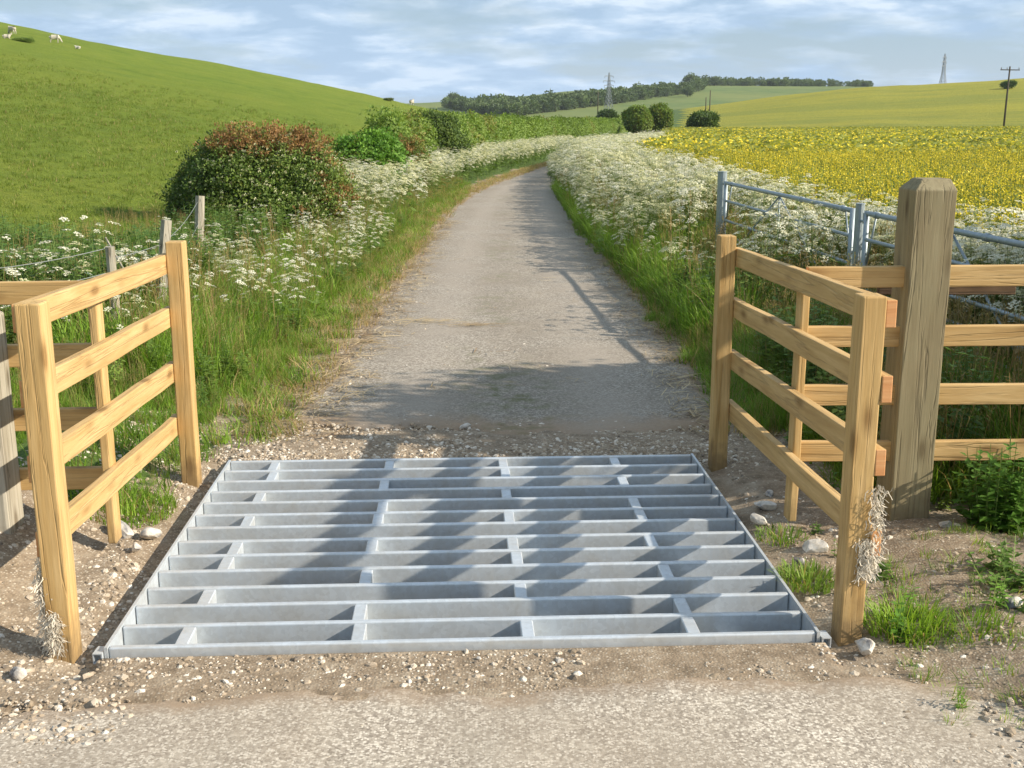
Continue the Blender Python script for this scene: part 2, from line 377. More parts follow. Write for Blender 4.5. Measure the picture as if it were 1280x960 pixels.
RL_X = [-1.45, -1.46, -1.45, -1.36, -1.12, -.72, .35, 1.5, 4.4, 8.8, 16.5, 24, 34]
def roadL(Y): return np.interp(Y, RL_Y, RL_X)
def roadR(Y): return np.interp(Y, [-20, 6, 20, 34, 42, 50, 70, 100, 150, 200, 260], [1.49, 1.49, 1.45, 1.6, 2.6, 4.2, 7.3, 11.7, 19.4, 27, 37])
def bankL(Y): return np.interp(Y, [0, 11, 16, 20, 34, 42, 50, 60, 70, 100, 150], [1.6, 1.55, 1.35, 1.18, 1.15, 1.42, 1.85, 3.8, 6.9, 11.5, 19.2])
def rapeL(Y): return (fbm(np.asarray(Y, float) * .35, 3.3, 3, 77) - .5) * 1.2 + np.interp(Y, [-50, 20, 34, 42, 50, 70, 100, 150, 200, 400], [4.0, 4.0, 3.9, 4.9, 6.3, 9.4, 13.8, 21.5, 29, 60])
G_U0, G_U1, G_V0, G_V1 = -1.31, 1.36, 3.86, 6.225
def H(X, Y):
    X = np.asarray(X, float); Y = np.asarray(Y, float)
    zl = .20 * softp(-5 + .07 * Y - X, 1.0) - .0011 * np.maximum(0, Y - 150) ** 2
    zl = softp(zl, .25) - softp(0, .25) * np.exp(-np.abs(zl))
    xe = X * 350 / np.maximum(Y, 150)
    zr = np.interp(xe, [-60, 0, 25, 52, 80, 104, 151, 260, 500], [0, 1.0, 3.0, 5.3, 8.8, 11.2, 14.0, 18, 20])
    zr = zr * S((Y - 150) / 210) * (1 - S((Y - 370) / 260))
    fc = np.interp(X * 1000 / np.maximum(Y, 400), [-900, -300, -72, 0, 45, 150, 230, 310, 450, 900], [6, 8, 16, 20, 25, 30, 29.5, 29, 24, 15])
    zf = fc * S((Y - 420) / 580)
    z = np.maximum(zl, 0) + zr + zf
    # verge banks and lumps beside the track
    bl = S((-X - 1.75) / .7) * (1 - S((Y - 7) / 6)) * .17
    br = S((X - 1.45) / .5) * (1 - S((Y - 8) / 6)) * .06
    off = np.maximum(roadL(Y) - X, X - roadR(Y))
    lump = (fbm(X * 1.7, Y * 1.7, 4, 3) - .5) * .10 * S((off - .05) / .6) * (1 - S((Y - 150) / 80))
    und = (fbm(X * .05, Y * .05, 3, 9) - .5) * 1.2 * S((off - 8) / 25) * (Y < 400)
    return z + bl + br + lump + und

# ------------------------------------------------------------------ terrain mesh
def grow(a, b, s0, k):
    out = [a]; s = s0
    while out[-1] < b: out.append(out[-1] + s); s *= k
    return out
eps = .004
ul = sorted(set([round(x, 4) for x in np.arange(-4.2, 4.6, .06)] + [G_U0 - eps, G_U0, G_U1, G_U1 + eps]))
ul = [-x for x in grow(4.26, 1500, .1, 1.055)][::-1] + ul + grow(4.66, 1500, .1, 1.055)
vl = sorted(set([round(x, 4) for x in np.arange(-9, 2.9, .18)] + [round(x, 4) for x in np.arange(3.0, 9.4, .05)] + [G_V0 - eps, G_V0, G_V1, G_V1 + eps]))
vl = [-x for x in grow(9.3, 400, .4, 1.2)][::-1] + vl + grow(9.46, 1900, .08, 1.022)
ul = np.array(sorted(ul)); vl = np.array(sorted(vl))
UU, VV = np.meshgrid(ul, vl); XX, YY = uv2xy(UU, VV); ZZ = H(XX, YY)
fine = (np.abs(UU) < 5) & (VV > 2.5) & (VV < 9.5)
ZZ = ZZ + np.where(fine, (fbm(XX * 9, YY * 9, 3, 21) - .5) * .022, 0)
pit = (UU > G_U0 - 1e-6) & (UU < G_U1 + 1e-6) & (VV > G_V0 - 1e-6) & (VV < G_V1 + 1e-6)
# earth packed level with the steel around the grid
dg = np.maximum(np.maximum(G_U0 - UU, UU - G_U1), np.maximum(G_V0 - VV, VV - G_V1))
side = np.maximum(G_U0 - UU, UU - G_U1) > 0
ZZ = np.where((dg > 0) & (dg < .5), ZZ * S(dg / .5) - np.where(side, .05, .002) * (1 - S(dg / .22)), ZZ)
ZZ = np.where(pit, -.38, ZZ)
# the tarmac sheet lies over a slightly lowered bed
offL = roadL(YY) - XX; offR = XX - roadR(YY)
inroad = (offL < -.12) & (offR < -.12) & (YY > 6.9)
ZZ = ZZ - np.where(inroad, .025, 0)
apr = (YY < 3.45); ZZ = ZZ - np.where(apr & (np.abs(XX) < 60), .03, 0)
nv, nu = UU.shape
grassy = S((offL - .25 - (fbm(XX, YY, 3, 5) - .5) * .9) / .5) * (YY > 5.2) + S((offR - .15 - (fbm(XX, YY, 3, 6) - .5) * .7) / .5) * (YY > 6.2) + (XX < -3.4) + (XX > 3.2)
grassy = np.clip(grassy, 0, 1)
cx = (XX[:-1, :-1] + XX[1:, 1:]) / 2; cy = (YY[:-1, :-1] + YY[1:, 1:]) / 2
hedgeX = np.where(cy > 30, roadL(cy) - 3.0, -4.6)
hedgeX = np.where(cy < 14, -5.6, hedgeX)
reg = np.zeros(cx.shape, int)
reg[(cx < hedgeX) & (cy < 330)] = 1
reg[(cx > rapeL(cy) - .2) & (cy < 440) & (cy > -400)] = 2
reg[(cy >= 440) | ((cy >= 330) & (reg == 0))] = 3
idx = np.arange(nv * nu).reshape(nv, nu)
quads = np.stack([idx[:-1, :-1], idx[:-1, 1:], idx[1:, 1:], idx[1:, :-1]], -1)
allv = np.stack([XX, YY, ZZ], -1).reshape(-1, 3); ga = grassy.reshape(-1)
def fast_mesh(name, v, f, mat, smooth=True):
    me = bpy.data.meshes.new(name); me.vertices.add(len(v)); me.vertices.foreach_set('co', np.asarray(v, np.float32).ravel())
    k = f.shape[1]; me.loops.add(len(f) * k); me.loops.foreach_set('vertex_index', f.astype(np.int32).ravel())
    me.polygons.add(len(f)); me.polygons.foreach_set('loop_start', (np.arange(len(f)) * k).astype(np.int32))
    me.polygons.foreach_set('loop_total', np.full(len(f), k, np.int32))
    me.polygons.foreach_set('use_smooth', np.full(len(f), smooth)); me.materials.append(mat); me.update(calc_edges=True); return me
for r_, nm, mt in ((0, 'ground', 'soil'), (1, 'hillside_pasture', 'pasture'), (2, 'rapeseed_field', 'rape_ground'), (3, 'far_hill', 'farhill')):
    f = quads[reg == r_]; used, inv = np.unique(f, return_inverse=True)
    me = fast_mesh(nm, allv[used], inv.reshape(-1, 4), M[mt])
    at = me.attributes.new('grassy', 'FLOAT', 'POINT'); at.data.foreach_set('value', ga[used].astype(np.float32))
    o = link(nm, me); tag(o, kind='structure')

def sheet(name, ys, left, right, n, mat, z0=.004, mossf=None, edge_w=.25):
    vs, fs, ed, mo, trk = [], [], [], [], []
    for j_, y0 in enumerate(ys):
        y = y0; a, b = left(y), right(y)
        for i in range(n + 1):
            x = a + (b - a) * i / n; y = y0 + (float(fbm(x * 2.2, 7, 4, 61)) - .5) * .8 * math.exp(-j_ / 5) ; de = min(x - a, b - x)
            z = float(H(x, y)) * 0 + z0 if abs(y) < 140 else float(H(x, y)) + .03
            z += (float(fbm(x * 2.5, y * 2.5, 3, 33)) - .5) * .018
            z -= .04 * (i in (0, n)) + .035 * (j_ == 0)
            vs.append((x, y, z)); ed.append(max(0, 1 - de / edge_w, 1 - (y0 - ys[0]) / .7)); mo.append(mossf(x, y) if mossf else 0); c_ = (x - a) / max(.1, b - a); trk.append(math.exp(-((c_ - .27) / .09) ** 2) + math.exp(-((c_ - .72) / .09) ** 2))
    m = n + 1
    fs = np.array([(j * m + i, j * m + i + 1, (j + 1) * m + i + 1, (j + 1) * m + i) for j in range(len(ys) - 1) for i in range(n)])
    me = fast_mesh(name, np.array(vs), fs, mat)
    for an, dat in (('edge', ed), ('moss', mo), ('track', trk)):
        at = me.attributes.new(an, 'FLOAT', 'POINT'); at.data.foreach_set('value', np.array(dat, np.float32))
    o = link(name, me); tag(o, kind='structure'); return o
ys = list(np.arange(6.85, 12, .07)) + grow(12.0, 230, .09, 1.03)
def wob(y, s, a): return (float(fbm(0.3 + s, y * 1.6, 4, s)) - .5) * a
sheet('road', ys, lambda y: float(roadL(y)) + .02 + wob(y, 2, .35) - .25 * math.exp(-(y - 6.8) / .8), lambda y: float(roadR(y)) - .02 + wob(y, 5, .3),
      44, M['lane'], .006, lambda x, y: math.exp(-((x - .05) / .28) ** 2) * math.exp(-((y - 7.6) / 1.0) ** 2) + .5 * math.exp(-((x + .2) / .25) ** 2) * (1 if y < 30 else 0) * float(fbm(x, y, 2, 8) > .5))
# foreground tarmac: laid along x, its far edge broken
def apron():
    xs = np.concatenate([np.array(grow(2.35, 40, .1, 1.1))[::-1] * -1, np.arange(-2.3, 2.9, .05), np.array(grow(2.9, 40, .1, 1.1))]); n = 60
    vs, ed = [], []
    for x in xs:
        far = 3.70 + (float(fbm(x * 1.1 + 5, 2, 4, 12)) - .5) * .26 + (float(fbm(x * 7, 4, 3, 13)) - .5) * .12 + .05 * x
        if x > 1.5: far -= (x - 1.5) * .55
        if x < -1.2: far -= (-1.2 - x) * .45
        far = max(far, 1.2 + .2 * math.sin(x))
        for j in range(n + 1):
            y = -7 + (far + 7) * (j / n) ** .55; z = .006 + (float(fbm(x * 2.5, y * 2.5, 3, 34)) - .5) * .022
            if j == n: z -= .04
            vs.append((x, y, z)); ed.append(max(0, 1 - (far - y) / .3))
    m = n + 1; k = len(xs)
    fs = np.array([(j * m + i, (j + 1) * m + i, (j + 1) * m + i + 1, j * m + i + 1) for j in range(k - 1) for i in range(n)])
    me = fast_mesh('road', np.array(vs), fs, M['apron'])
    for an, dat in (('edge', ed), ('moss', [0] * len(ed))):
        at = me.attributes.new(an, 'FLOAT', 'POINT'); at.data.foreach_set('value', np.array(dat, np.float32))
    tag(link('road', me), kind='structure')
apron()

# ------------------------------------------------------------------ cattle grid
grid = empty('cattle_grid', (*uv2xy((G_U0 + G_U1) / 2, (G_V0 + G_V1) / 2), 0), PHI)
tag(grid, 'galvanised steel cattle grid set flush in the lane between the two timber wings', 'cattle grid')
GW = G_U1 - G_U0 - .03; GD = G_V1 - G_V0 - .03; NB = 14; BW = .026; BT = .03
pitch = (GD - BW) / (NB - 1)
def barmesh(w):
    b = MB(); b.box((0, 0, 0), (w, BW, .13)); return b.data('bar', [M['galv']])
bm_ = barmesh(GW - .03)
for i in range(NB):
    o = link('bar', bm_, grid, Matrix.Translation((0, -GD / 2 + BW / 2 + i * pitch, BT - .065 + random.uniform(-.0015, .0015)))); bevel(o, .007, 3)
sb = MB(); sb.box((0, 0, 0), (.05, pitch - BW - .002, .105)); sbm = sb.data('spacer', [M['galv']])
pat = [(13, 11, 9, 8, 6, 4, 2, 1), (13, 12, 10, 8, 6, 5, 3, 1), (13, 11, 9, 8, 6, 4, 2, 1), (13, 12, 10, 8, 6, 5, 3, 1)]
for ci, cu in enumerate((-1.0, -.37, .27, .90)):
    for row in pat[ci]:
        k = 13 - row  # row 13 is nearest
        y = -GD / 2 + BW + k * pitch + (pitch - BW) / 2
        o = link('spacer', sbm, grid, Matrix.Translation((cu - (G_U0 + G_U1) / 2 - .02 + random.uniform(-.01, .01), y, BT - .006 - .0525))); bevel(o, .004, 1)
sp_ = MB(); sp_.box((0, 0, 0), (.012, GD + .01, .15)); spm = sp_.data('side_plate', [M['galv']])
for s in (-1, 1): link('side_plate', spm, grid, Matrix.Translation((s * (GW / 2 - .006), 0, BT - .072)))
for s in (-1, 1):
    l = MB()
    for c, d in (((0, 0, .026), (.05, .09, .006)), ((0, 0, -.026), (.05, .09, .006)), ((-.022, 0, 0), (.006, .088, .046)), ((.022, 0, 0), (.006, .088, .046))): l.box(c, d)
    l.build('tube_end', M['galv'], grid, mw=Matrix.Translation((s * (GW / 2 + .02), -GD / 2 + .012, -.004)) @ Matrix.Rotation(s * .05, 4, 'Z') @ Matrix.Scale(.7, 4))
# steel bearers carrying the bars below
bb = MB(); bb.box((0, 0, 0), (.07, GD - .02, .1)); bbm = bb.data('bearer', [M['galv']])
for cu in (-1.1, -.4, .35, 1.05): link('bearer', bbm, grid, Matrix.Translation((cu - .02, 0, BT - .17)))

# ------------------------------------------------------------------ timber
def jit(bm_v, a): return [(v[0] + random.uniform(-a, a), v[1] + random.uniform(-a, a), v[2] + random.uniform(-a, a)) for v in bm_v]
def beam_data(name, L, w, h, mat, endmat=None, seg=6, wob_=.0025):
    """long box along x (rail) with slight waviness"""
    b = MB(); n = seg; vs = []
    for i in range(n + 1):
        x = -L / 2 + L * i / n; dy, dz = random.uniform(-wob_, wob_), random.uniform(-wob_, wob_)
        for sy, sz in ((-1, -1), (1, -1), (1, 1), (-1, 1)): vs.append((x, sy * w / 2 + dy, sz * h / 2 + dz))
    fs = [(i * 4 + k, i * 4 + (k + 1) % 4, (i + 1) * 4 + (k + 1) % 4, (i + 1) * 4 + k) for i in range(n) for k in range(4)]
    b.add(vs, fs, 0); b.f = [f[::-1] for f in b.f]
    b.f.append((0, 1, 2, 3)); b.f.append((n * 4 + 3, n * 4 + 2, n * 4 + 1, n * 4)); b.m += [1 if endmat else 0] * 2
    return b.data(name, [mat] + ([endmat] if endmat else []))
def rail(parent, p0, p1, w=.038, h=.096, mat=None, name='rail', endmat='wood_end'):
    p0, p1 = Vector(p0), Vector(p1); d = p1 - p0; L = d.length
    x = d.normalized(); y = Vector((0, 0, 1)).cross(x).normalized(); z = x.cross(y)
    Mx = Matrix((x, y, z)).transposed().to_4x4(); Mx.translation = (p0 + p1) / 2
    o = link(name, beam_data(name, L, w, h, mat or M['wood_rail'], M[endmat] if endmat else None), parent, parent.matrix_world.inverted() @ Mx if parent else Mx)
    bevel(o, .004, 2); return o
def post(parent, name, base, top, w, d, mat, rz=PHI, chamfer=0.0, bev=.006, seg=5):
    base, top = Vector(base), Vector(top); z = (top - base).normalized(); L = (top - base).length
    x = Vector((math.cos(rz), math.sin(rz), 0)); y = z.cross(x).normalized(); x = y.cross(z)
    vs, fs = [], []; lv = [(L * i / seg, 1) for i in range(seg + 1)]
    for t_, s in lv:
        jx, jy = (random.uniform(-.002, .002), random.uniform(-.002, .002))
        hh = t_ - (chamfer if t_ == L else 0)
        vs += [(sx * w / 2 + jx, sy * d / 2 + jy, hh) for sx, sy in ((-1, -1), (1, -1), (1, 1), (-1, 1))]
    for i in range(seg):
        for k in range(4): fs.append((i * 4 + k, i * 4 + (k + 1) % 4, (i + 1) * 4 + (k + 1) % 4, (i + 1) * 4 + k))
    b4 = seg * 4
    if chamfer:
        c = chamfer; vs += [(sx * (w / 2 - c * e), sy * (d / 2 - c * .9), L) for sx, sy, e in ((-1, -1, .9), (1, -1, .35), (1, 1, .35), (-1, 1, .9))]
        n4 = b4 + 4
        for k in range(4): fs.append((b4 + k, b4 + (k + 1) % 4, n4 + (k + 1) % 4, n4 + k))
        fs.append((n4, n4 + 1, n4 + 2, n4 + 3))
    else: fs.append((b4, b4 + 1, b4 + 2, b4 + 3))
    fs.append((3, 2, 1, 0))
    Mx = Matrix((x, y, z)).transposed().to_4x4(); Mx.translation = base
    if parent: Mx = parent.matrix_world.inverted() @ Mx
    o = link(name, mesh_data(name, vs, fs, [mat]), parent, Mx); bevel(o, bev, 2); return o
def P3(u, v, z): x, y = uv2xy(u, v); return (x, y, z)

def wing(side, label):
    pu = 1.468 * side if side > 0 else -1.448
    v0, v1 = (3.94, 6.13) if side > 0 else (3.92, 5.96)
    root = empty('wing_fence', P3(pu, (v0 + v1) / 2, 0)); bpy.context.view_layer.update(); tag(root, label, 'fence', 'timber wing fences beside the cattle grid')
    post(root, 'post', P3(pu, v0, -.25), P3(pu + .004 * side, v0, 1.295), .088, .10, M['wood_post'])
    post(root, 'post', P3(pu, v1, -.25), P3(pu, v1 + .005, 1.29), .088, .10, M['wood_post'])
    zn = (1.222, .952, .678, .370 if side > 0 else .395); zf = (1.178, .90, .605, .315); ru = pu + side * (.044 + .021)
    for a, b in zip(zn, zf):
        e0 = v0 - .045 - random.uniform(0, .02) if side > 0 else v0 + .03
        rail(root, P3(ru, e0, a + .008), P3(ru, v1 + .05 + random.uniform(0, .03), b - .008), .040, .10)
    vm = (v0 + v1) / 2 + (.02 if side > 0 else -.02); bu = ru + side * .041
    post(root, 'batten', P3(bu, vm, .05), P3(bu, vm, 1.2), .038, .09, M['wood_post'])
    return root, bu, vm
bpy.context.view_layer.update()
wr, bur, vmr = wing(1, 'right-hand timber wing fence of the cattle grid, before the tall gatepost')
wl, bul, vml = wing(-1, 'left-hand timber wing fence of the cattle grid, by the weedy bank')

# cross fences running outwards from the wings
rf = empty('rail_fence', P3(2.3, 5.12, 0)); bpy.context.view_layer.update()
tag(rf, 'pale four rail fence running right from the wing, behind the tall gatepost', 'fence', 'rail fences running out from the wings')
for z in (1.205, .93, .645, .375):
    rail(rf, P3(bur + .02, vmr + .03, z + random.uniform(-.005, .005)), P3(5.3, 5.02, z + random.uniform(-.01, .01)), .040, .096)
rail(rf, P3(2.02, 5.33, 1.11), P3(2.68, 5.30, 1.115), .03, .06, M['wood_darkboard'], 'board', None)
post(rf, 'post', P3(3.6, 5.12, -.2), P3(3.6, 5.12, 1.27), .09, .09, M['wood_post'])
lf = empty('rail_fence', P3(-2.4, 5.0, 0)); bpy.context.view_layer.update()
tag(lf, 'pale four rail fence running left from the wing, behind the short grey post', 'fence', 'rail fences running out from the wings')
for z in (1.178, .90, .615, .34):
    rail(lf, P3(bul - .02, vml + .03, z), P3(-4.6, 5.0, z + random.uniform(-.01, .01) - .02), .040, .098)
post(lf, 'post', P3(-3.5, 5.1, -.1), P3(-3.5, 5.1, 1.3), .09, .09, M['wood_post'])

# gateposts
gp = post(None, 'gatepost', P3(2.13, 5.10, -.3), P3(2.13, 5.10, 1.645), .19, .20, M['wood_old'], chamfer=.048, bev=.005, seg=8)
tag(gp, 'tall weathered brown gatepost with sloping top beside the right wing', 'gatepost')
lp = post(None, 'gatepost', P3(-2.045, 4.86, -.3), P3(-2.045, 4.86, 1.10), .19, .18, M['wood_grey'], bev=.015, seg=8)
tag(lp, 'short grey gatepost at the left edge with rail shadows across it', 'gatepost')

# ragged pale scraps low on the two near posts
def scrap(name, u, v, z0, z1, w, label):
    """matted strands caught on the rough timber, mostly hanging down"""
    b = MB(); ro = Vector(P3(u, v, 0))
    for k in range(520):
        t_ = random.random(); ww = w * (.5 + .7 * float(fbm(t_ * 6 + u * 9, 1.5, 2, 3))); p = ro + Vector((random.gauss(0, ww * .4), random.gauss(0, .012), z1 + (z0 - z1) * t_))
        d = Vector((random.gauss(0, .35), random.gauss(0, .25), -1)); L = random.uniform(.015, .055); pts = [p]; w_ = random.uniform(.0009, .0022)
        for j in range(3): d = (d + Vector((random.gauss(0, .55), random.gauss(0, .4), random.gauss(0, .3)))).normalized(); pts.append(pts[-1] + d * L / 3)
        s_ = Vector((1, random.gauss(0, .4), random.gauss(0, .4))).normalized() * w_; vs = []
        for q in pts: vs += [q - s_, q + s_]
        b.add(vs, [(0, 1, 3, 2), (2, 3, 5, 4), (4, 5, 7, 6)])
    o = b.build(name, M['scrap']); tag(o, label, 'wool tuft', kind='stuff'); return o
scrap('wool_tuft', 1.530, 3.89, .26, .60, .05, 'pale matted strands hanging on the rail end of the right near post')
scrap('wool_tuft', 1.50, 3.88, .26, .40, .045, 'small pale frayed tuft low on the front of the right near post')
scrap('wool_tuft', -1.500, 3.89, .0, .38, .028, 'long pale frayed strands down the outer side of the left near post')
scrap('wool_tuft', -1.46, 3.86, .04, .18, .028, 'small pale frayed tuft low on the front of the left near post')

# ------------------------------------------------------------------ steel field gates
def gate(name, A, B, label, ngate):
    A, B = Vector(A), Vector(B); L = (B - A).length; root = empty(name, ((A + B) / 2)[:2] + (0,), math.atan2(B.y - A.y, B.x - A.x))
    bpy.context.view_layer.update(); tag(root, label, 'gate', 'tubular steel gates standing open along the verge')
    def tb(nm, p, q, r_): b = MB(); b.tube([p, q], r_, 8); b.build(nm, M['galv_gate'], root, True)
    h = L / 2
    for i, z in enumerate((1.15, .935, .70, .52, .36, .22)): tb('rail', (-h, 0, z), (h, 0, z), .022 if i == 0 else .0165)
    for x in (-h, h): tb('stile', (x, 0, .2), (x, 0, 1.17), .024)
    tb('brace', (0, .018, 1.13), (0, .018, .22), .010)
    for s in (-1, 1):
        tb('brace', (0, .018, 1.13), (s * h * .93, .018, .23), .010)
        tb('brace', (s * h * .99, .018, .72), (s * h * .90, .018, 1.13), .008)
    for x in (-h * .88, h * .88, h * .35): tb('collar', (x, 0, 1.15), (x + .05, 0, 1.15), .029)
    return root
gate('field_gate', (2.62, 14.1, 0), (2.90, 9.75, 0), 'long grey tubular gate open along the verge, farther from the fence', 0)
gate('field_gate', (2.93, 9.45, 0), (3.20, 6.55, 0), 'short grey tubular gate directly behind the pale rail fence', 1)
def steel_post(x, y, h, w, label):
    b = MB(); b.tube([(0, 0, -.3), (0, 0, h)], w, 12); b.tube([(0, 0, h), (0, 0, h + .012)], w * 1.06, 12)
    o = b.build('steel_post', M['galv_gate'], mw=Matrix.Translation((x, y, 0))); tag(o, label, 'gatepost')
    g = MB(); g.tube([(0, 0, 0), (.0, -.11, 0)], .012, 6); g.tube([(0, -.09, -.02), (0, -.09, .07)], .009, 6)
    g.build('hinge', M['galv_gate'], o, mw=Matrix.Translation((.01, 0, h - .13)))
    return o
steel_post(2.60, 14.26, 1.27, .058, 'round steel post at the far end of the long open gate')
steel_post(2.915, 9.6, 1.21, .038, 'round steel post between the two tubular gates')

# ------------------------------------------------------------------ old wire fence on the left
wf = empty('wire_fence', (-3.1, 9.0, 0)); bpy.context.view_layer.update()
tag(wf, 'old stock fence of split grey posts and slack wires in the left verge', 'fence')
def opost(nm, b_, t_, r0, n=9, mat='wood_grey', flat=1.0):
    m = MB(); b_, t_ = Vector(b_), Vector(t_); pts = [b_.lerp(t_, k / 4) for k in range(5)]
    m.tube(pts, [r0 * (1.05 - .03 * k) for k in range(5)], n); m.build(nm, M[mat], wf, mw=wf.matrix_world.inverted())
opost('post', (-2.98, 9.35, 0), (-2.84, 9.4, 1.10), .048, 4)
opost('post', (-2.98, 8.45, 0), (-2.97, 8.4, .99), .038, 8)
opost('post', (-3.78, 13.6, 0), (-3.72, 13.7, 1.02), .06, 8)
opost('post', (-3.75, 7.45, .1), (-3.73, 7.4, .96), .03, 4)
opost('post', (-5.9, 5.6, .1), (-5.9, 5.6, 1.2), .05, 8)
opost('strut', (-2.86, 8.5, .70), (-3.12, 8.75, 1.02), .008, 6)
def wire(p, q, sag):
    m = MB(); p, q = Vector(p), Vector(q); m.tube([p.lerp(q, t_) - Vector((0, 0, sag * 4 * t_ * (1 - t_))) for t_ in np.linspace(0, 1, 9)], .0028, 4)
    m.build('wire', M['wire'], wf, mw=wf.matrix_world.inverted())
for z in (.98, .80, .62, .40):
    wire((-3.75, 7.42, z - .06), (-2.98, 8.42, z), .03); wire((-5.9, 5.6, z + .1), (-3.75, 7.42, z - .06), .04)
for z in (.90, .65, .4): wire((-2.98, 8.42, z), (-2.90, 9.38, z), .01); wire((-2.90, 9.38, z), (-3.74, 13.65, z + .05), .05)

# ------------------------------------------------------------------ plant prototypes (kept out of the scene, only instanced)
def proto_col(name, datas):
    c = bpy.data.collections.new(name)
    for i, d in enumerate(datas):
        o = bpy.data.objects.new('%s_%02d' % (name, i), d); c.objects.link(o)
    return c
def blade(b, base, ang, L, bend, w, m=0, segs=3):
    d = Vector((math.cos(ang), math.sin(ang), 0)); s_ = Vector((-d.y, d.x, 0)); vs, fs = [], []
    for i in range(segs):
        t_ = i / segs; p = Vector(base) + Vector((0, 0, 1)) * L * (t_ - .35 * bend * t_ * t_) + d * L * bend * t_ * t_
        ww = w * (1 - t_ * .75); vs += [p - s_ * ww, p + s_ * ww]
    vs.append(Vector(base) + Vector((0, 0, 1)) * L * (1 - .35 * bend) + d * L * bend)
    for i in range(segs - 1): fs.append((2 * i, 2 * i + 1, 2 * i + 3, 2 * i + 2))
    fs.append((2 * segs - 2, 2 * segs - 1, 2 * segs)); b.add(vs, fs, m)
def tuft(n, rad, L, w, mats, bendr=(.1, .7), seedhead=0):
    b = MB()
    for k in range(n):
        a = random.uniform(0, 6.28); r_ = rad * math.sqrt(random.random())
        blade(b, (r_ * math.cos(a), r_ * math.sin(a), -.01), a + random.gauss(0, .8), L * random.uniform(.45, 1.1), random.uniform(*bendr), w * random.uniform(.7, 1.3), 0 if random.random() < .85 or len(mats) < 2 else 1)
    for k in range(seedhead):
        a = random.uniform(0, 6.28); x, y = rad * math.cos(a) * .6, rad * math.sin(a) * .6; h = L * random.uniform(1.1, 1.4); dx, dy = random.gauss(0, .08) * L, random.gauss(0, .08) * L
        b.tube([(x, y, 0), (x + dx * .4, y + dy * .4, h * .6), (x + dx, y + dy, h)], [.0018, .0014, .001], 3, len(mats) - 1, False)
        for q in range(6):
            z = h * (.82 + .03 * q); c = Vector((x + dx * z / h, y + dy * z / h, z)); s_ = Vector((random.uniform(-1, 1), random.uniform(-1, 1), .6)).normalized() * .02
            t2 = s_.cross(Vector((0, 0, 1))) * .2; b.add([c, c + s_ + t2, c + s_ * 1.3, c + s_ - t2], [(0, 1, 2, 3)], len(mats) - 1)
    return b.data('tuft', mats)
C_tall = proto_col('p_tall_grass', [tuft(34, .10, .42, .0045, [M['grass'], M['grass_dry']], (.15, .8), 3) for _ in range(3)] + [tuft(34, .10, .36, .005, [M['grass_lush'], M['grass']], (.15, .8)) for _ in range(3)])
C_short = proto_col('p_short_grass', [tuft(26, .09, .13, .0035, [M['grass'], M['grass_dry']], (.2, 1.0)) for _ in range(2)] + [tuft(26, .09, .12, .0035, [M['grass_lush'], M['grass_dry']], (.2, 1.0)) for _ in range(2)])
C_past = proto_col('p_pasture', [tuft(24, .12, .09, .004, [M['grass_past'], M['grass_dry']], (.3, 1.1)) for _ in range(3)])
C_dry = proto_col('p_dry_grass', [tuft(18, .10, .12, .003, [M['grass_dry'], M['grass']], (.5, 1.3)) for _ in range(3)])

def leafquad(b, p, d, n, L, w, m, fold=.25):
    d = d.normalized(); s_ = d.cross(n).normalized(); n2 = s_.cross(d)
    a = p + d * L * .45; b.add([p, a + s_ * w + n2 * w * fold, p + d * L, a - s_ * w + n2 * w * fold], [(0, 1, 2), (0, 2, 3)], m)
def fern(b, p, d, L, m):
    """ferny compound leaf"""
    n = Vector((0, 0, 1)); d = d.normalized(); s_ = d.cross(n).normalized(); up = s_.cross(d)
    for k in range(1, 8):
        t_ = k / 8; q = p + d * L * t_ - Vector((0, 0, 1)) * L * .25 * t_ * t_
        for sgn in (-1, 1):
            LL = L * .36 * (1 - t_ * .75); e = (s_ * sgn + d * .55).normalized()
            leafquad(b, q, e, up, LL, LL * .24, m)
            leafquad(b, q + e * LL * .3, (e + d * .9), up, LL * .55, LL * .15, m); leafquad(b, q + e * LL * .35, (e - d * .5), up, LL * .45, LL * .13, m)
def umbel(b, c, axis, r_, m, nray=9, q=5):
    axis = axis.normalized(); a = axis.orthogonal().normalized(); bb2 = axis.cross(a)
    for k in range(nray):
        th = 2 * math.pi * (k * .618); rr = r_ * math.sqrt((k + .5) / nray)
        dd = a * math.cos(th) + bb2 * math.sin(th); p = c + dd * rr + axis * (r_ * .75 - rr * rr / r_ * .28)
        t2 = axis.cross(dd) * .0012; b.add([c - t2, c + t2, p], [(0, 1, 2)], 1)
        for j in range(q):
            s1 = r_ * random.uniform(.14, .22); off = (dd * math.cos(j * 2.4) + axis.cross(dd) * math.sin(j * 2.4)) * r_ * .17 * (j > 0) + axis * random.uniform(-.05, .05) * r_
            nn = (axis + off * 12 + Vector((random.gauss(0, .3), random.gauss(0, .3), 0))).normalized(); e1 = nn.orthogonal().normalized() * s1; e2 = nn.cross(e1)
            o_ = p + off; b.add([o_ + e1, o_ + e2, o_ - e1, o_ - e2], [(0, 1, 2, 3)], 2)
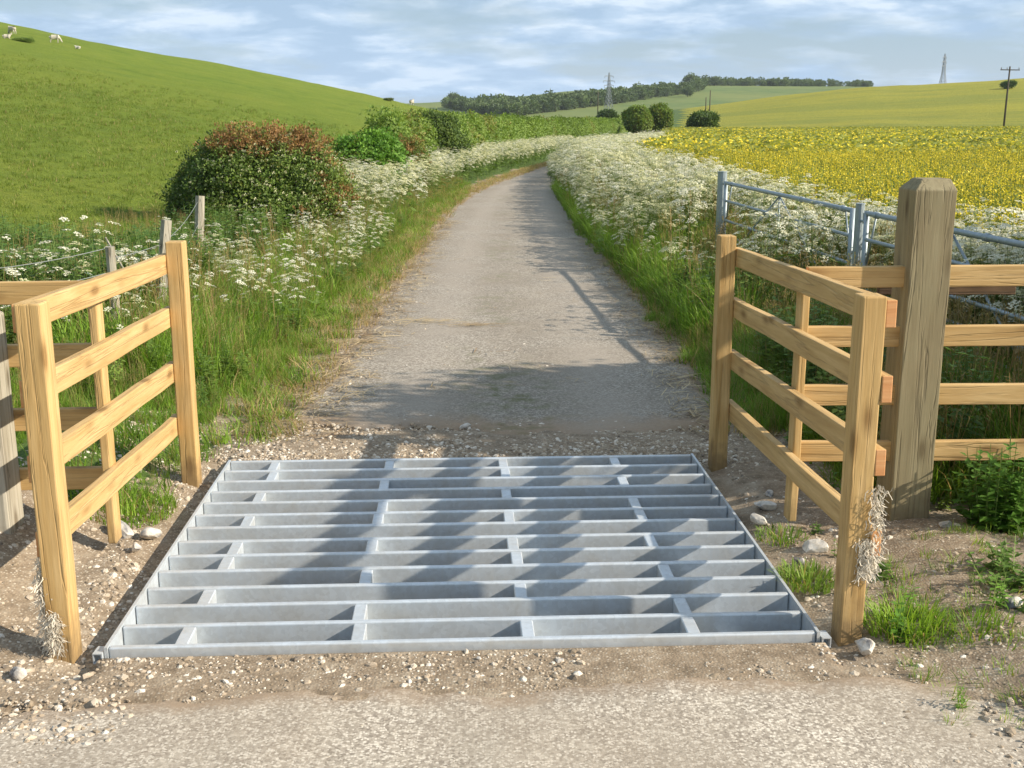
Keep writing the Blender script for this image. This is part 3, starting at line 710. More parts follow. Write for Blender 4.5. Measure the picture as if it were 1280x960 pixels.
def parsley(Hh, fl, nb, size=1.0, q=5, leafy=5):
    b = MB(); top = Vector((random.gauss(0, .05), random.gauss(0, .05), Hh)); pts = [Vector((0, 0, 0)), top * .5 + Vector((.01, .01, 0)), top]
    b.tube(pts, [.0045, .0035, .002], 3, 1, False)
    umbel(b, top, Vector((random.gauss(0, .15), random.gauss(0, .15), 1)), .036 * size, 2, 9, q)
    for k in range(nb):
        t_ = random.uniform(.45, .8); p = top * t_; a = random.uniform(0, 6.28); L = Hh * random.uniform(.16, .36)
        e = p + Vector((math.cos(a) * L * .6, math.sin(a) * L * .6, L * .95)); e.z = min(e.z, Hh * 1.05)
        mid = (p + e) / 2 + Vector((math.cos(a), math.sin(a), -.3)) * L * .12
        b.tube([p, mid, e], [.0028, .002, .0014], 3, 1, False)
        umbel(b, e, Vector((math.cos(a) * .35, math.sin(a) * .35, 1)), random.uniform(.022, .038) * size, 2, 8, q)
        if random.random() < .6:
            a2 = a + random.uniform(-1, 1); e2 = mid + Vector((math.cos(a2) * L * .35, math.sin(a2) * L * .35, L * .45)); b.tube([mid, e2], [.0018, .0012], 3, 1, False)
            umbel(b, e2, Vector((math.cos(a2) * .3, math.sin(a2) * .3, 1)), random.uniform(.018, .03) * size, 2, 7, q)
    for k in range(leafy):
        z = Hh * random.uniform(.04, .6); a = random.uniform(0, 6.28); d = Vector((math.cos(a), math.sin(a), random.uniform(.2, .7)))
        fern(b, top * (z / Hh), d, Hh * random.uniform(.22, .36), 0)
    return b.data('parsley', [M['parsley_leaf'], M['stem'], fl])
C_pars = proto_col('p_parsley', [parsley(random.uniform(.85, 1.05), M['white_flower'], random.randint(4, 7), 1.5) for _ in range(4)] + [parsley(.9, M['cream_flower'], 7, 1.35) for _ in range(2)])
C_parsd = proto_col('p_parsley_dense', [parsley(random.uniform(.9, 1.05), M['white_flower'], 11, 1.55, 4, 3) for _ in range(2)] + [parsley(1.0, M['cream_flower'], 12, 1.6, 4, 3) for _ in range(3)])

def broadleaf(Hh, n, L, mat, stems=5):
    b = MB()
    for s in range(stems):
        a = random.uniform(0, 6.28); tp = Vector((math.cos(a) * Hh * .25 * random.random(), math.sin(a) * Hh * .25 * random.random(), Hh * random.uniform(.7, 1.05))); o0 = Vector((math.cos(a) * .03, math.sin(a) * .03, 0))
        b.tube([o0, tp], [.003, .0015], 3, 1, False)
        for k in range(n):
            t_ = .15 + .85 * k / n; p = o0.lerp(tp, t_); a2 = k * 1.57 + s + random.gauss(0, .2)
            for sg in (0, math.pi): leafquad(b, p, Vector((math.cos(a2 + sg), math.sin(a2 + sg), random.uniform(-.25, .35))), Vector((0, 0, 1)), L * (1.15 - .6 * t_) * random.uniform(.8, 1.2), L * .3 * (1.15 - .6 * t_), 0)
    return b.data('broadleaf', [mat, M['stem']])
C_nettle = proto_col('p_nettle', [broadleaf(.62, 9, .085, M['nettle'], 6) for _ in range(3)] + [broadleaf(.5, 8, .09, M['mid_leaf'], 5)])
C_weed = proto_col('p_weed', [broadleaf(.16, 4, .06, M['mid_leaf'], 4), broadleaf(.12, 3, .07, M['nettle'], 4), broadleaf(.2, 4, .05, M['ivy'], 3)])

def rape(Hh, nst, fl=16, big=1.0):
    b = MB()
    for s in range(nst):
        a = random.uniform(0, 6.28); rr = .16 * random.random(); o0 = Vector((math.cos(a) * rr, math.sin(a) * rr, 0)); tp = o0 + Vector((math.cos(a) * .14, math.sin(a) * .14, Hh * random.uniform(.82, 1.05)))
        b.tube([o0, tp], [.005, .002], 3, 1, False)
        for k in range(5): 
            t_ = random.uniform(.1, .75); a2 = random.uniform(0, 6.28); leafquad(b, o0.lerp(tp, t_), Vector((math.cos(a2), math.sin(a2), random.uniform(-.1, .9))), Vector((0, 0, 1)), .2 * (1.1 - t_), .045, 0)
        for br in range(3):
            e = tp + (Vector((random.gauss(0, .07), random.gauss(0, .07), random.uniform(-.22, -.02))) if br else Vector((0, 0, 0)))
            for k in range(fl // 2):
                z = random.uniform(-.09, .03); p = e + Vector((random.gauss(0, .018), random.gauss(0, .018), z)) * big
                nn = Vector((random.gauss(0, .7), random.gauss(0, .7), 1)).normalized(); e1 = nn.orthogonal().normalized() * random.uniform(.008, .0135) * big; e2 = nn.cross(e1)
                b.add([p + e1, p + e2, p - e1, p - e2], [(0, 1, 2, 3)], 2)
            for k in range(4):
                a2 = random.uniform(0, 6.28); leafquad(b, e - Vector((0, 0, random.uniform(.08, .25))), Vector((math.cos(a2), math.sin(a2), .6)), Vector((0, 0, 1)), .07, .006, 1)
    return b.data('rape', [M['rape_leaf'], M['stem'], M['yellow_flower']])
C_rape = proto_col('p_rape', [rape(1.2, 5, 16) for _ in range(4)] + [rape(1.12, 5, 5) for _ in range(2)])
def rape_far(yel):
    b = MB()
    for k in range(46):
        p = Vector((random.uniform(-.5, .5), random.uniform(-.5, .5), random.uniform(.75, 1.2))); y = random.random() < yel and p.z > .85
        nn = Vector((random.gauss(0, .7), random.gauss(0, .7), 1)).normalized(); s1 = random.uniform(.03, .06) if y else random.uniform(.06, .13)
        e1 = nn.orthogonal().normalized() * s1; e2 = nn.cross(e1) * random.uniform(.5, 1); b.add([p + e1, p + e2, p - e1, p - e2], [(0, 1, 2, 3)], 1 if y else 0)
    return b.data('rape_far', [M['rape_far'], M['yellow_flower']])
C_rapef = proto_col('p_rapefar', [rape_far(.62), rape_far(.46), rape_far(.32), rape_far(.18)])

def sprig(mat, n=16, L=.045, w=.34, spread=.09, flower=None, nf=0, fs_=.012):
    b = MB(); b.tube([(0, 0, -.10), (0, 0, .02)], [.003, .0015], 3, 1, False)
    for k in range(n):
        p = Vector((random.gauss(0, spread * .5), random.gauss(0, spread * .5), random.uniform(-.09, .06)))
        d = (p * Vector((1, 1, .5)) * 8 + Vector((random.gauss(0, .5), random.gauss(0, .5), random.gauss(.3, .5)))); leafquad(b, p, d, Vector((random.gauss(0, .4), random.gauss(0, .4), 1)), L * random.uniform(.7, 1.25), L * w, 0)
    for k in range(nf):
        c = Vector((random.gauss(0, spread * .5), random.gauss(0, spread * .5), random.uniform(.0, .07)))
        for j in range(5):
            p = c + Vector((random.gauss(0, .012), random.gauss(0, .012), random.gauss(0, .006))); nn = Vector((random.gauss(0, .4), random.gauss(0, .4), 1)); e1 = nn.orthogonal().normalized() * fs_; e2 = nn.normalized().cross(e1)
            b.add([p + e1, p + e2, p - e1, p - e2], [(0, 1, 2, 3)], 2)
    return b.data('sprig', [mat, M['bark']] + ([flower] if flower else []))
C_haw = proto_col('p_haw', [sprig(M['hawthorn']), sprig(M['hawthorn'], flower=M['cream_flower'], nf=2, fs_=.008), sprig(M['olive_leaf']), sprig(M['red_leaf'], 14), sprig(M['mid_leaf']), sprig(M['dark_leaf'])])
C_ivy = proto_col('p_ivy', [sprig(M['ivy'], 14, .07, .4, .11), sprig(M['ivy'], 16, .06, .4, .11), sprig(M['olive_leaf']), sprig(M['hawthorn'])])
C_tree = proto_col('p_treeleaf', [sprig(M['mid_leaf'], 18, .12, .38, .26), sprig(M['dark_leaf'], 18, .12, .38, .26), sprig(M['olive_leaf'], 16, .12, .38, .26), sprig(M['hawthorn'], 18, .12, .38, .26)])
def bigsprig(mat, n, sz):
    b = MB()
    for k in range(n):
        p = Vector((random.gauss(0, sz), random.gauss(0, sz), random.gauss(0, sz * .8))); d = p.normalized() + Vector((random.gauss(0, .4), random.gauss(0, .4), random.gauss(.2, .4)))
        leafquad(b, p, d, Vector((random.gauss(0, .4), random.gauss(0, .4), 1)), sz * random.uniform(.8, 1.4), sz * .42, 0)
    return b.data('bigsprig', [mat])
C_far = proto_col('p_far', [bigsprig(M['far_leaf'], 16, .45) for _ in range(3)])

def pebble():
    bmm = bmesh.new(); bmesh.ops.create_icosphere(bmm, subdivisions=1, radius=1)
    sx, sy, sz_ = random.uniform(.8, 1.3), random.uniform(.6, 1.0), random.uniform(.4, .75)
    for v in bmm.verts: v.co = Vector((v.co.x * sx, v.co.y * sy, v.co.z * sz_)) * random.uniform(.82, 1.15)
    me = bpy.data.meshes.new('pebble'); bmm.to_mesh(me); bmm.free(); me.materials.append(M['pebble']); return me
C_peb = proto_col('p_pebble', [pebble() for _ in range(6)])
def straw():
    b = MB()
    for k in range(7):
        a = random.uniform(0, 6.28); p = Vector((random.gauss(0, .05), random.gauss(0, .05), random.uniform(.002, .012))); L = random.uniform(.03, .12); d = Vector((math.cos(a), math.sin(a), random.uniform(-.04, .1))) * L; s_ = Vector((-math.sin(a), math.cos(a), .2)) * .0022
        b.add([p - s_, p + s_, p + d + s_, p + d - s_], [(0, 1, 2, 3)])
    return b.data('straw', [M['straw']])
C_straw = proto_col('p_straw', [straw() for _ in range(4)])

# ------------------------------------------------------------------ scatter by geometry nodes
def gn_tree(col):
    t = bpy.data.node_groups.new('scatter_' + col.name, 'GeometryNodeTree')
    t.interface.new_socket(name='Geometry', in_out='INPUT', socket_type='NodeSocketGeometry'); t.interface.new_socket(name='Geometry', in_out='OUTPUT', socket_type='NodeSocketGeometry')
    gi = t.nodes.new('NodeGroupInput'); go = t.nodes.new('NodeGroupOutput'); ip = t.nodes.new('GeometryNodeInstanceOnPoints'); ci = t.nodes.new('GeometryNodeCollectionInfo')
    ci.inputs['Collection'].default_value = col; ci.inputs['Separate Children'].default_value = True; ci.inputs['Reset Children'].default_value = True
    def na(nm, dt): n = t.nodes.new('GeometryNodeInputNamedAttribute'); n.data_type = dt; n.inputs[0].default_value = nm; return [o for o in n.outputs if o.enabled][0]
    er = t.nodes.new('FunctionNodeEulerToRotation'); t.links.new(na('rot', 'FLOAT_VECTOR'), er.inputs[0])
    t.links.new(gi.outputs[0], ip.inputs['Points']); t.links.new(ci.outputs[0], ip.inputs['Instance']); ip.inputs['Pick Instance'].default_value = True
    t.links.new(na('idx', 'INT'), ip.inputs['Instance Index']); t.links.new(er.outputs[0], ip.inputs['Rotation']); t.links.new(na('scl', 'FLOAT_VECTOR'), ip.inputs['Scale'])
    t.links.new(ip.outputs[0], go.inputs[0]); return t
GN = {}
def scatter(name, col, pts, rot, scl, idx_, parent=None, kind='stuff'):
    n = len(pts); me = bpy.data.meshes.new(name); me.vertices.add(n); me.vertices.foreach_set('co', np.asarray(pts, np.float32).ravel())
    a = me.attributes.new('rot', 'FLOAT_VECTOR', 'POINT'); a.data.foreach_set('vector', np.asarray(rot, np.float32).ravel())
    a = me.attributes.new('scl', 'FLOAT_VECTOR', 'POINT'); scl = np.asarray(scl, np.float32); scl = np.repeat(scl[:, None], 3, 1) if scl.ndim == 1 else scl; a.data.foreach_set('vector', scl.ravel())
    a = me.attributes.new('idx', 'INT', 'POINT'); a.data.foreach_set('value', np.asarray(idx_, np.int32))
    o = link(name, me, parent)
    if col.name not in GN: GN[col.name] = gn_tree(col)
    md = o.modifiers.new('scatter', 'NODES'); md.node_group = GN[col.name]
    if kind: o['kind'] = kind
    return o
def frnd(n, a, b): return rng.uniform(a, b, n)
def area(n, x0, x1, y0, y1, m=2.5):
    X = frnd(n, x0, x1); Y = frnd(n, y0, y1); k = np.abs(X) < .475 * Y + m; return X[k], Y[k]
def zrot(n, tilt=.12): return np.stack([rng.normal(0, tilt, n), rng.normal(0, tilt, n), frnd(n, 0, 6.283)], -1)
def plant(name, col, X, Y, scl, idx_, tilt=.12, dz=0, label=None):
    Z = H(X, Y) + dz; o = scatter(name, col, np.stack([X, Y, Z], -1), zrot(len(X), tilt), scl, idx_)
    if label: tag(o, label, name.replace('_', ' '))
    return o
def keep(mask, *a): return [x[mask] for x in a]

# --- left verge grass
Ls = []
X, Y = area(26000, -7, -1.4, 5.2, 34, 1.2); off = roadL(Y) - X
k = (off > .26 + (fbm(X * 1.2, Y * 1.2, 3, 5) - .5) * .9 + .15 * (Y < 7.5)) & ~((X > -2.6) & (Y < 6.2) & (fbm(X * 2, Y * 2, 3, 44) < np.where(X < -1.85, .42, .56))) & (X > -5.6 - .1 * Y * 0)
X, Y = keep(k, X, Y); off = roadL(Y) - X
s = np.clip(.28 + off * .38 - .25 * (Y < 7.8), .28, .95) * np.where((Y > 11.5) & (X < -2.8), .7, 1) * frnd(len(X), .75, 1.2) * np.where(Y < 6.4, .55, 1)
plant('verge_grass', C_tall, X, Y, s, rng.integers(0, 6, len(X)), label='long green grass filling the left verge beside the lane')
X, Y = area(9000, -6, -1.2, 5.2, 34, 1.2); off = roadL(Y) - X; k = (off > .0) & (off < .9) & ((Y > 6.5) | (X < -1.75))
X, Y = keep(k, X, Y); plant('short_grass', C_short, X, Y, frnd(len(X), .6, 1.3), rng.integers(0, 4, len(X)), .2, label='short grass along the broken left edge of the lane')
# --- right verge grass
X, Y = area(26000, 1.1, 4.6, 5.4, 34, 1.5); off = X - bankL(Y) + .1
k = (off > .05 + (fbm(X * 1.2, Y * 1.2, 3, 6) - .5) * .5) & (off < 3.3) & ((Y > 6.7) | (X > 1.75))
X, Y = keep(k, X, Y); off = X - roadR(Y)
k = (Y < 12.5 + 3 * rng.random(len(X))) | (rng.random(len(X)) < .3); X, Y, off = keep(k, X, Y, off)
s = np.clip(.35 + off * .75, .3, 1.3) * frnd(len(X), .8, 1.2)
plant('verge_grass', C_tall, X, Y, s, np.where(rng.random(len(X)) < .65, rng.integers(3, 6, len(X)), rng.integers(0, 3, len(X))), label='lush bright grass filling the right verge behind the wing')
X, Y = area(7000, 1.0, 3.0, 5.6, 34, 1.5); off = X - roadR(Y); k = (off > -.06) & (off < .6) & ((Y > 7.0) | (X > 1.7))
X, Y = keep(k, X, Y); plant('short_grass', C_short, X, Y, frnd(len(X), .6, 1.3), rng.integers(0, 4, len(X)), .2, label='short grass at the foot of the right verge')
# --- dry fringe on both edges of the lane
X, Y = area(26000, -2.6, 4.5, 6.6, 60, 1); offl = roadL(Y) - X; offr = X - roadR(Y)
k = ((offl > -.12) & (offl < .38)) | ((offr > -.1) & (offr < .2)); k &= rng.random(len(X)) < .8
X, Y = keep(k, X, Y); plant('dry_grass', C_dry, X, Y, frnd(len(X), .6, 1.4), rng.integers(0, 3, len(X)), .25, label='straw coloured dry grass fringing the lane edges')
# --- nettles and dark weeds
X1, Y1 = area(2600, -7.0, -3.1, 8.5, 12.2, 1); X2, Y2 = area(420, 1.75, 4.3, 5.5, 12, 1); X3, Y3 = area(1500, -4.4, -1.9, 7, 24, 1); k3 = (roadL(Y3) - X3 > .45) & (fbm(X3 * 1.3, Y3 * 1.3, 3, 55) > .42); X3, Y3 = keep(k3, X3, Y3)
k2 = fbm(X2, Y2, 3, 50) > .45; X2, Y2 = keep(k2, X2, Y2)
X = np.concatenate([X1, X2, X3]); Y = np.concatenate([Y1, Y2, Y3])
plant('nettles', C_nettle, X, Y, frnd(len(X), .6, 1.25) * np.where((X < 0) & (X > -3.2), .5, 1), np.where(X > -3.2, np.where(rng.random(len(X)) < .6, 3, rng.integers(0, 4, len(X))), rng.integers(0, 4, len(X))), label='dark nettles and leafy weeds among the verge grass')
# --- cow parsley
X, Y = area(3400, -6.5, -1.6, 7.0, 18, 1); off = roadL(Y) - X
k = (off > .35) & (X > -4.2) & (fbm(X * .9, Y * .9, 3, 60) > .47 + .04 * np.maximum(0, -X - 3)); X, Y = keep(k, X, Y); off = roadL(Y) - X
k = rng.random(len(X)) < np.where(X < -3.4, .13, .26); X, Y = keep(k, X, Y)
plant('cow_parsley', C_pars, X, Y, np.clip(.48 + .13 * (roadL(Y) - X), .45, .8) * np.where((Y > 11.5) & (X < -2.6), .72, 1) * frnd(len(X), .75, 1.1), rng.integers(0, 6, len(X)), .1, label='white cow parsley scattered through the near left verge')
X, Y = area(16000, -7, 12, 16, 75, 1); off = roadL(Y) - X
k = (off > .22) & (off < np.where(Y < 30, 3.2, 2.5)) & (rng.random(len(X)) < S((off - .2) / .8) * .85 * S((Y - 17) / 5) * np.where((X < -2.7) & (Y < 21), .12, 1)); X, Y = keep(k, X, Y)
plant('cow_parsley', C_parsd, X, Y, frnd(len(X), .75, 1.0) * np.clip(.6 + .3 * (roadL(Y) - X), .6, .95), rng.integers(0, 5, len(X)), .1, label='dense white cow parsley below the hedge on the left')
X, Y = area(15000, 1.2, 13, 11.5, 75, 1); off = X - roadR(Y)
k = ~((X > 2.1) & (X < 2.95) & (Y < 14.4)) & (X - bankL(Y) > -.12 + .45 * S((15 - Y) / 3)) & (X < rapeL(Y) - .25) & (rng.random(len(X)) < np.where(Y < 24, .62, .82)); X, Y = keep(k, X, Y); off = X - bankL(Y)
plant('cow_parsley', C_parsd, X, Y, frnd(len(X), .85, 1.1) * np.clip(.55 + off * .55, .55, 1.05) * np.where((Y < 14) & (X < 2.6), .7, 1), rng.integers(0, 5, len(X)), .13, label='tall bank of cream cow parsley crowding the right side of the lane')
X, Y = area(900, 2.3, 4.4, 7.0, 11.5, 1); k = (X > 3.25) | ((X > 2.3) & (Y > 10) & (rng.random(len(X)) < .4)); X, Y = keep(k, X, Y)
plant('cow_parsley', C_pars, X, Y, frnd(len(X), .8, 1.05), rng.integers(0, 6, len(X)), .12, label='white cow parsley between the open gates and the yellow crop')
X, Y = area(9000, 1.1, 4.6, 9.5, 32, 1); k = (X > bankL(Y) + .05) & ~((X > 2.1) & (X < 2.95) & (Y < 14.4)); X, Y = keep(k, X, Y)
plant('tall_grass', C_tall, X, Y, frnd(len(X), 1.2, 2.1) * np.clip(.55 + (X - bankL(Y)) * .6, .5, 1), np.where(rng.random(len(X)) < .1, 0, rng.integers(3, 6, len(X))), .12, label='tall loose grass growing up through the right-hand parsley bank')
X, Y = area(5000, -4.6, -1.9, 7.5, 24, 1); k = (roadL(Y) - X > .55) & (rng.random(len(X)) < .6) & ~((X < -3) & (Y > 12)); X, Y = keep(k, X, Y)
plant('tall_grass', C_tall, X, Y, frnd(len(X), .9, 1.6) * np.clip(.5 + (roadL(Y) - X) * .35, .5, 1), np.where(rng.random(len(X)) < .15, 0, rng.integers(3, 6, len(X))), .14, label='tall loose grass round the old posts in the left verge')
# --- oilseed rape: near plants and the rest of the field
def rape_pts(n, y0, y1, m):
    Y = np.sqrt(frnd(n, y0 ** 2, y1 ** 2)); X = frnd(n, 0, 1) * (.475 * Y + m - rapeL(Y)) + rapeL(Y); k = X > rapeL(Y); return X[k], Y[k]
X, Y = rape_pts(9000, 4, 34, 4)
patch = fbm(X * .25, Y * .25, 3, 70)
plant('rapeseed_crop', C_rape, X, Y, frnd(len(X), .85, 1.06), np.where(rng.random(len(X)) < patch * .72, rng.integers(0, 4, len(X)), rng.integers(4, 6, len(X))), .1, label='yellow flowering rapeseed plants at the near edge of the field')
X, Y = rape_pts(42000, 30, 175, 6)
pv = fbm(X * .05, Y * .12, 4, 71); d_ = np.clip((Y - 70) / 90, 0, 1); pr = pv + .12 - d_ * .42 + .10 * (fbm(X * .02, Y * .02, 2, 5) - .5) + rng.normal(0, .12, len(X))
plant('rapeseed_crop', C_rapef, X, Y, np.stack([frnd(len(X), .9, 1.2) * np.where(Y > 90, 1.35, 1.0)] * 2 + [frnd(len(X), .80, 1.0) * np.clip((188 - Y) / 70, .12, 1)], -1), np.where(pr > .62, 0, np.where(pr > .48, 1, np.where(pr > .36, 2, 3))), .05, label='yellow and green rapeseed crop stretching back to the rise')

# --- pasture tufts
X, Y = area(22000, -30, -4.6, 12, 62, 1)
k = (X < np.where(Y > 30, roadL(Y) - 3.4, -4.8)) & (rng.random(len(X)) < np.clip(24 / Y, .1, 1) * np.clip((64 - Y) / 30, 0, 1)); X, Y = keep(k, X, Y)
plant('pasture_grass', C_past, X, Y, frnd(len(X), .6, 1.1) * (1 + Y / 60), rng.integers(0, 3, len(X)), .25, label='cropped pasture grass at the foot of the left hill')

# --- pebbles, straw and weeds on the bare earth
def free_of_grid(X, Y, m=.012):
    u, v = xy2uv(X, Y); return ~((u > G_U0 - m) & (u < G_U1 + m) & (v > G_V0 - m) & (v < G_V1 + m))
def stones(n, x0, x1, y0, y1, sm, label, f=None):
    X, Y = area(n, x0, x1, y0, y1, .6); k = free_of_grid(X, Y)
    if f is not None: k &= f(X, Y)
    X, Y = keep(k, X, Y); s = np.minimum(np.exp(rng.normal(math.log(sm), .52, len(X))), .021); Z = H(X, Y) - .004
    u, v = xy2uv(X, Y); dgp = np.maximum(np.maximum(G_U0 - u, u - G_U1), np.maximum(G_V0 - v, v - G_V1)); sd = np.maximum(G_U0 - u, u - G_U1) > 0
    Z = np.where(dgp < .5, Z * S(dgp / .5) - np.where(sd, .05, .002) * (1 - S(dgp / .22)), Z)
    o = scatter('pebbles', C_peb, np.stack([X, Y, Z], -1), np.stack([frnd(len(X), -.5, .5), frnd(len(X), -.5, .5), frnd(len(X), 0, 6.28)], -1), s, rng.integers(0, 6, len(X))); tag(o, label, 'pebbles')
stones(16000, -2.6, -1.25, 3.2, 7.0, .0068, 'loose pale gravel around the left wing posts', lambda X, Y: fbm(X * 3, Y * 3, 3, 80) > .35)
stones(9000, 1.2, 3.2, 3.0, 6.8, .0062, 'loose stones in the bare brown soil on the right', lambda X, Y: fbm(X * 3, Y * 3, 3, 81) > .42)
stones(5000, -2.2, 1.9, 3.45, 3.9, .0052, 'gravel strip between the tarmac and the near edge of the grid', lambda X, Y: fbm(X * 2.5, Y * 2.5, 3, 82) > .47)
stones(10000, -1.6, 1.5, 6.2, 7.25, .0078, 'gravel strip beyond the far edge of the grid', lambda X, Y: rng.random(len(X)) < 1 - S((Y - 6.6) / .7))
stones(9000, -1.9, 1.9, 7.0, 16, .008, 'loose chippings along both margins of the lane', lambda X, Y: (np.minimum(X - roadL(Y), roadR(Y) - X) < .32))
stones(2600, -1.3, 1.4, 7, 14, .005, 'fine loose chippings lying on the lane')
stones(2600, -3, 3, 1.8, 3.5, .0045, 'fine loose chippings lying on the near tarmac')
X, Y = area(7000, -2.4, 2.4, 6.7, 22, .5); o1 = X - roadL(Y); o2 = roadR(Y) - X; k = (np.minimum(o1, o2) < .35) & (np.minimum(o1, o2) > -.3); k |= rng.random(len(X)) < .006; X, Y = keep(k, X, Y)
o = scatter('dead_straw', C_straw, np.stack([X, Y, np.full(len(X), .014)], -1), zrot(len(X), .03), frnd(len(X), .7, 1.6), rng.integers(0, 4, len(X))); tag(o, 'bits of dead straw lying along the lane edges', 'straw')
X, Y = area(240, -3.2, 3.4, 3.3, 6.6, .6); k = free_of_grid(X, Y, .1) & (np.abs(X) > 1.35) & (fbm(X * 1.5, Y * 1.5, 3, 90) > .52); X, Y = keep(k, X, Y)
plant('weeds', C_weed, X, Y, frnd(len(X), .35, 1.0), rng.integers(0, 3, len(X)), .15, label='small leafy weeds sprouting from the bare soil')
X, Y = area(1500, 1.4, 3.3, 3.3, 6.2, .6); k = free_of_grid(X, Y, .04) & (fbm(X * 1.6 + 3, Y * 1.6, 3, 91) > .6) & (rng.random(len(X)) < .35); X, Y = keep(k, X, Y)
plant('short_grass', C_short, X, Y, frnd(len(X), .3, .6), rng.integers(0, 4, len(X)), .2, label='thin grass in the bare soil right of the grid')

# ------------------------------------------------------------------ individual stones, clumps and plants near the grid
def rock(x, y, s, label, cat='stone', flat=.65, mat='flint', zz_=None):
    bmm = bmesh.new(); bmesh.ops.create_icosphere(bmm, subdivisions=3, radius=1)
    sd = random.random() * 100; ax = [Vector((random.gauss(0, 1), random.gauss(0, 1), random.gauss(0, 1))).normalized() for _ in range(9)]
    for v in bmm.verts:
        p = v.co.copy()
        for a in ax:
            t_ = p.dot(a)
            if t_ > .62: p -= a * (t_ - .62) * .9
        p *= 1 + .10 * (float(vnoise(p.x * 3 + sd, p.y * 3 + p.z * 2.7, 5)) - .5); v.co = Vector((p.x * 1.25, p.y * .85, p.z * flat)) * s
    me = bpy.data.meshes.new('flint_stone'); bmm.to_mesh(me); bmm.free(); me.materials.append(M[mat])
    z = float(H(x, y)) if zz_ is None else zz_
    o = link('flint_stone', me, mw=Matrix.Translation((x, y, z + s * flat * .35)) @ Euler((random.gauss(0, .2), random.gauss(0, .2), random.uniform(0, 6)), 'XYZ').to_matrix().to_4x4())
    tag(o, label, cat, 'loose flints around the cattle grid'); return o
for x, y, s, lb in ((-1.83, 5.02, .062, 'rounded grey flint left of the grid, nearer the left wing rails'),
                    (-1.68, 5.02, .050, 'pale flint left of the grid, right of the rounded grey one'),
                    (-1.70, 4.84, .034, 'small flint in front of the two bigger ones left of the grid'),
                    (-1.72, 3.62, .040, 'grey flint on the gravel left of the near left post foot'),
                    (-1.86, 3.50, .036, 'pale flint nearest the bottom left corner'),
                    (1.37, 4.84, .056, 'black and white flint in the grass strip right of the grid'),
                    (1.26, 4.70, .035, 'small brown flint beside the black and white one'),
                    (1.27, 5.42, .056, 'dark grey flint between the grid and the right wing'),
                    (1.20, 5.24, .042, 'pale flint touching the right edge of the grid'),
                    (1.34, 5.62, .030, 'white flint just in front of the far right post'),
                    (1.30, 3.86, .045, 'flat grey flint at the foot of the near right post'),
                    (1.93, 4.08, .036, 'grey white flint near the right edge of the bare soil'),
                    (2.00, 4.96, .034, 'flat pale flint in front of the tall gatepost'),
                    (2.33, 4.86, .028, 'pale stone below the leafy plant by the gatepost'),
                    (-.30, 6.95, .035, 'pale stone on the lane just beyond the grid, the right one of two'),
                    (-.52, 6.93, .026, 'small stone on the lane just beyond the grid, the left one of two'),
                    (.17, 3.76, .014, 'dark pebble on the gravel strip in front of the grid'),
                    (-.12, 3.78, .012, 'white pebble on the gravel strip in front of the grid')):
    rock(x, y, s, lb)

def gclump(x, y, n, rad, L, w, mats, label):
    b = MB()
    for k in range(n):
        a = random.uniform(0, 6.28); r_ = rad * math.sqrt(random.random()); gx, gy = x + r_ * math.cos(a), y + r_ * math.sin(a)
        blade(b, (gx - x, gy - y, float(H(gx, gy) - H(x, y)) - .01), a + random.gauss(0, .7), L * random.uniform(.4, 1.1) * (1 - .4 * r_ / rad), random.uniform(.15, .95), w * random.uniform(.7, 1.3), 0 if random.random() < .88 else 1)
    tag(b.build('grass_clump', mats, mw=Matrix.Translation((x, y, float(H(x, y))))), label, 'grass clump', 'grass clumps around the grid', 'thing')
GL, GD_ = [M['grass_lush'], M['grass_dry']], [M['grass'], M['grass_dry']]
gclump(1.50, 4.02, 420, .15, .19, .004, GL, 'bright grass clump at the right foot of the near right post')
gclump(1.74, 3.95, 260, .14, .10, .0035, GL, 'low grass clump on the soil right of the near right post')
gclump(1.25, 4.50, 420, .13, .11, .004, GD_, 'dark grass clump between the grid edge and the right wing')
gclump(1.26, 5.02, 240, .12, .08, .0035, GD_, 'small grass clump under the right wing rails')
gclump(-1.93, 5.35, 1000, .26, .11, .0035, GL, 'wide grass clump at the foot of the left wing rails')
def lclump(x, y, nst, Hh, n, L, mat, rad, label, cat):
    b = MB()
    for s_ in range(nst):
        a = random.uniform(0, 6.28); r_ = rad * math.sqrt(random.random()); o0 = Vector((math.cos(a) * r_, math.sin(a) * r_, -.01)); tp = o0 * 1.6 + Vector((random.gauss(0, .03), random.gauss(0, .03), Hh * random.uniform(.55, 1.05)))
        b.tube([o0, tp], [.003, .0015], 3, 1, False)
        for k in range(n):
            t_ = .12 + .88 * k / n; p = o0.lerp(tp, t_); a2 = k * 1.57 + s_ + random.gauss(0, .3)
            for sg in (0, math.pi): leafquad(b, p, Vector((math.cos(a2 + sg), math.sin(a2 + sg), random.uniform(-.3, .5))), Vector((0, 0, 1)), L * (1.15 - .5 * t_) * random.uniform(.7, 1.25), L * .27 * (1.15 - .5 * t_), 0)
    tag(b.build(cat.replace(' ', '_'), [mat, M['stem']], mw=Matrix.Translation((x, y, float(H(x, y))))), label, cat, None, 'thing')
lclump(2.26, 5.02, 46, .44, 8, .075, M['ivy'], .13, 'leafy green plant growing against the tall weathered gatepost', 'leafy plant')
lclump(2.02, 4.34, 26, .17, 5, .05, M['nettle'], .11, 'leafy weed clump at the right edge of the bare soil', 'weed')

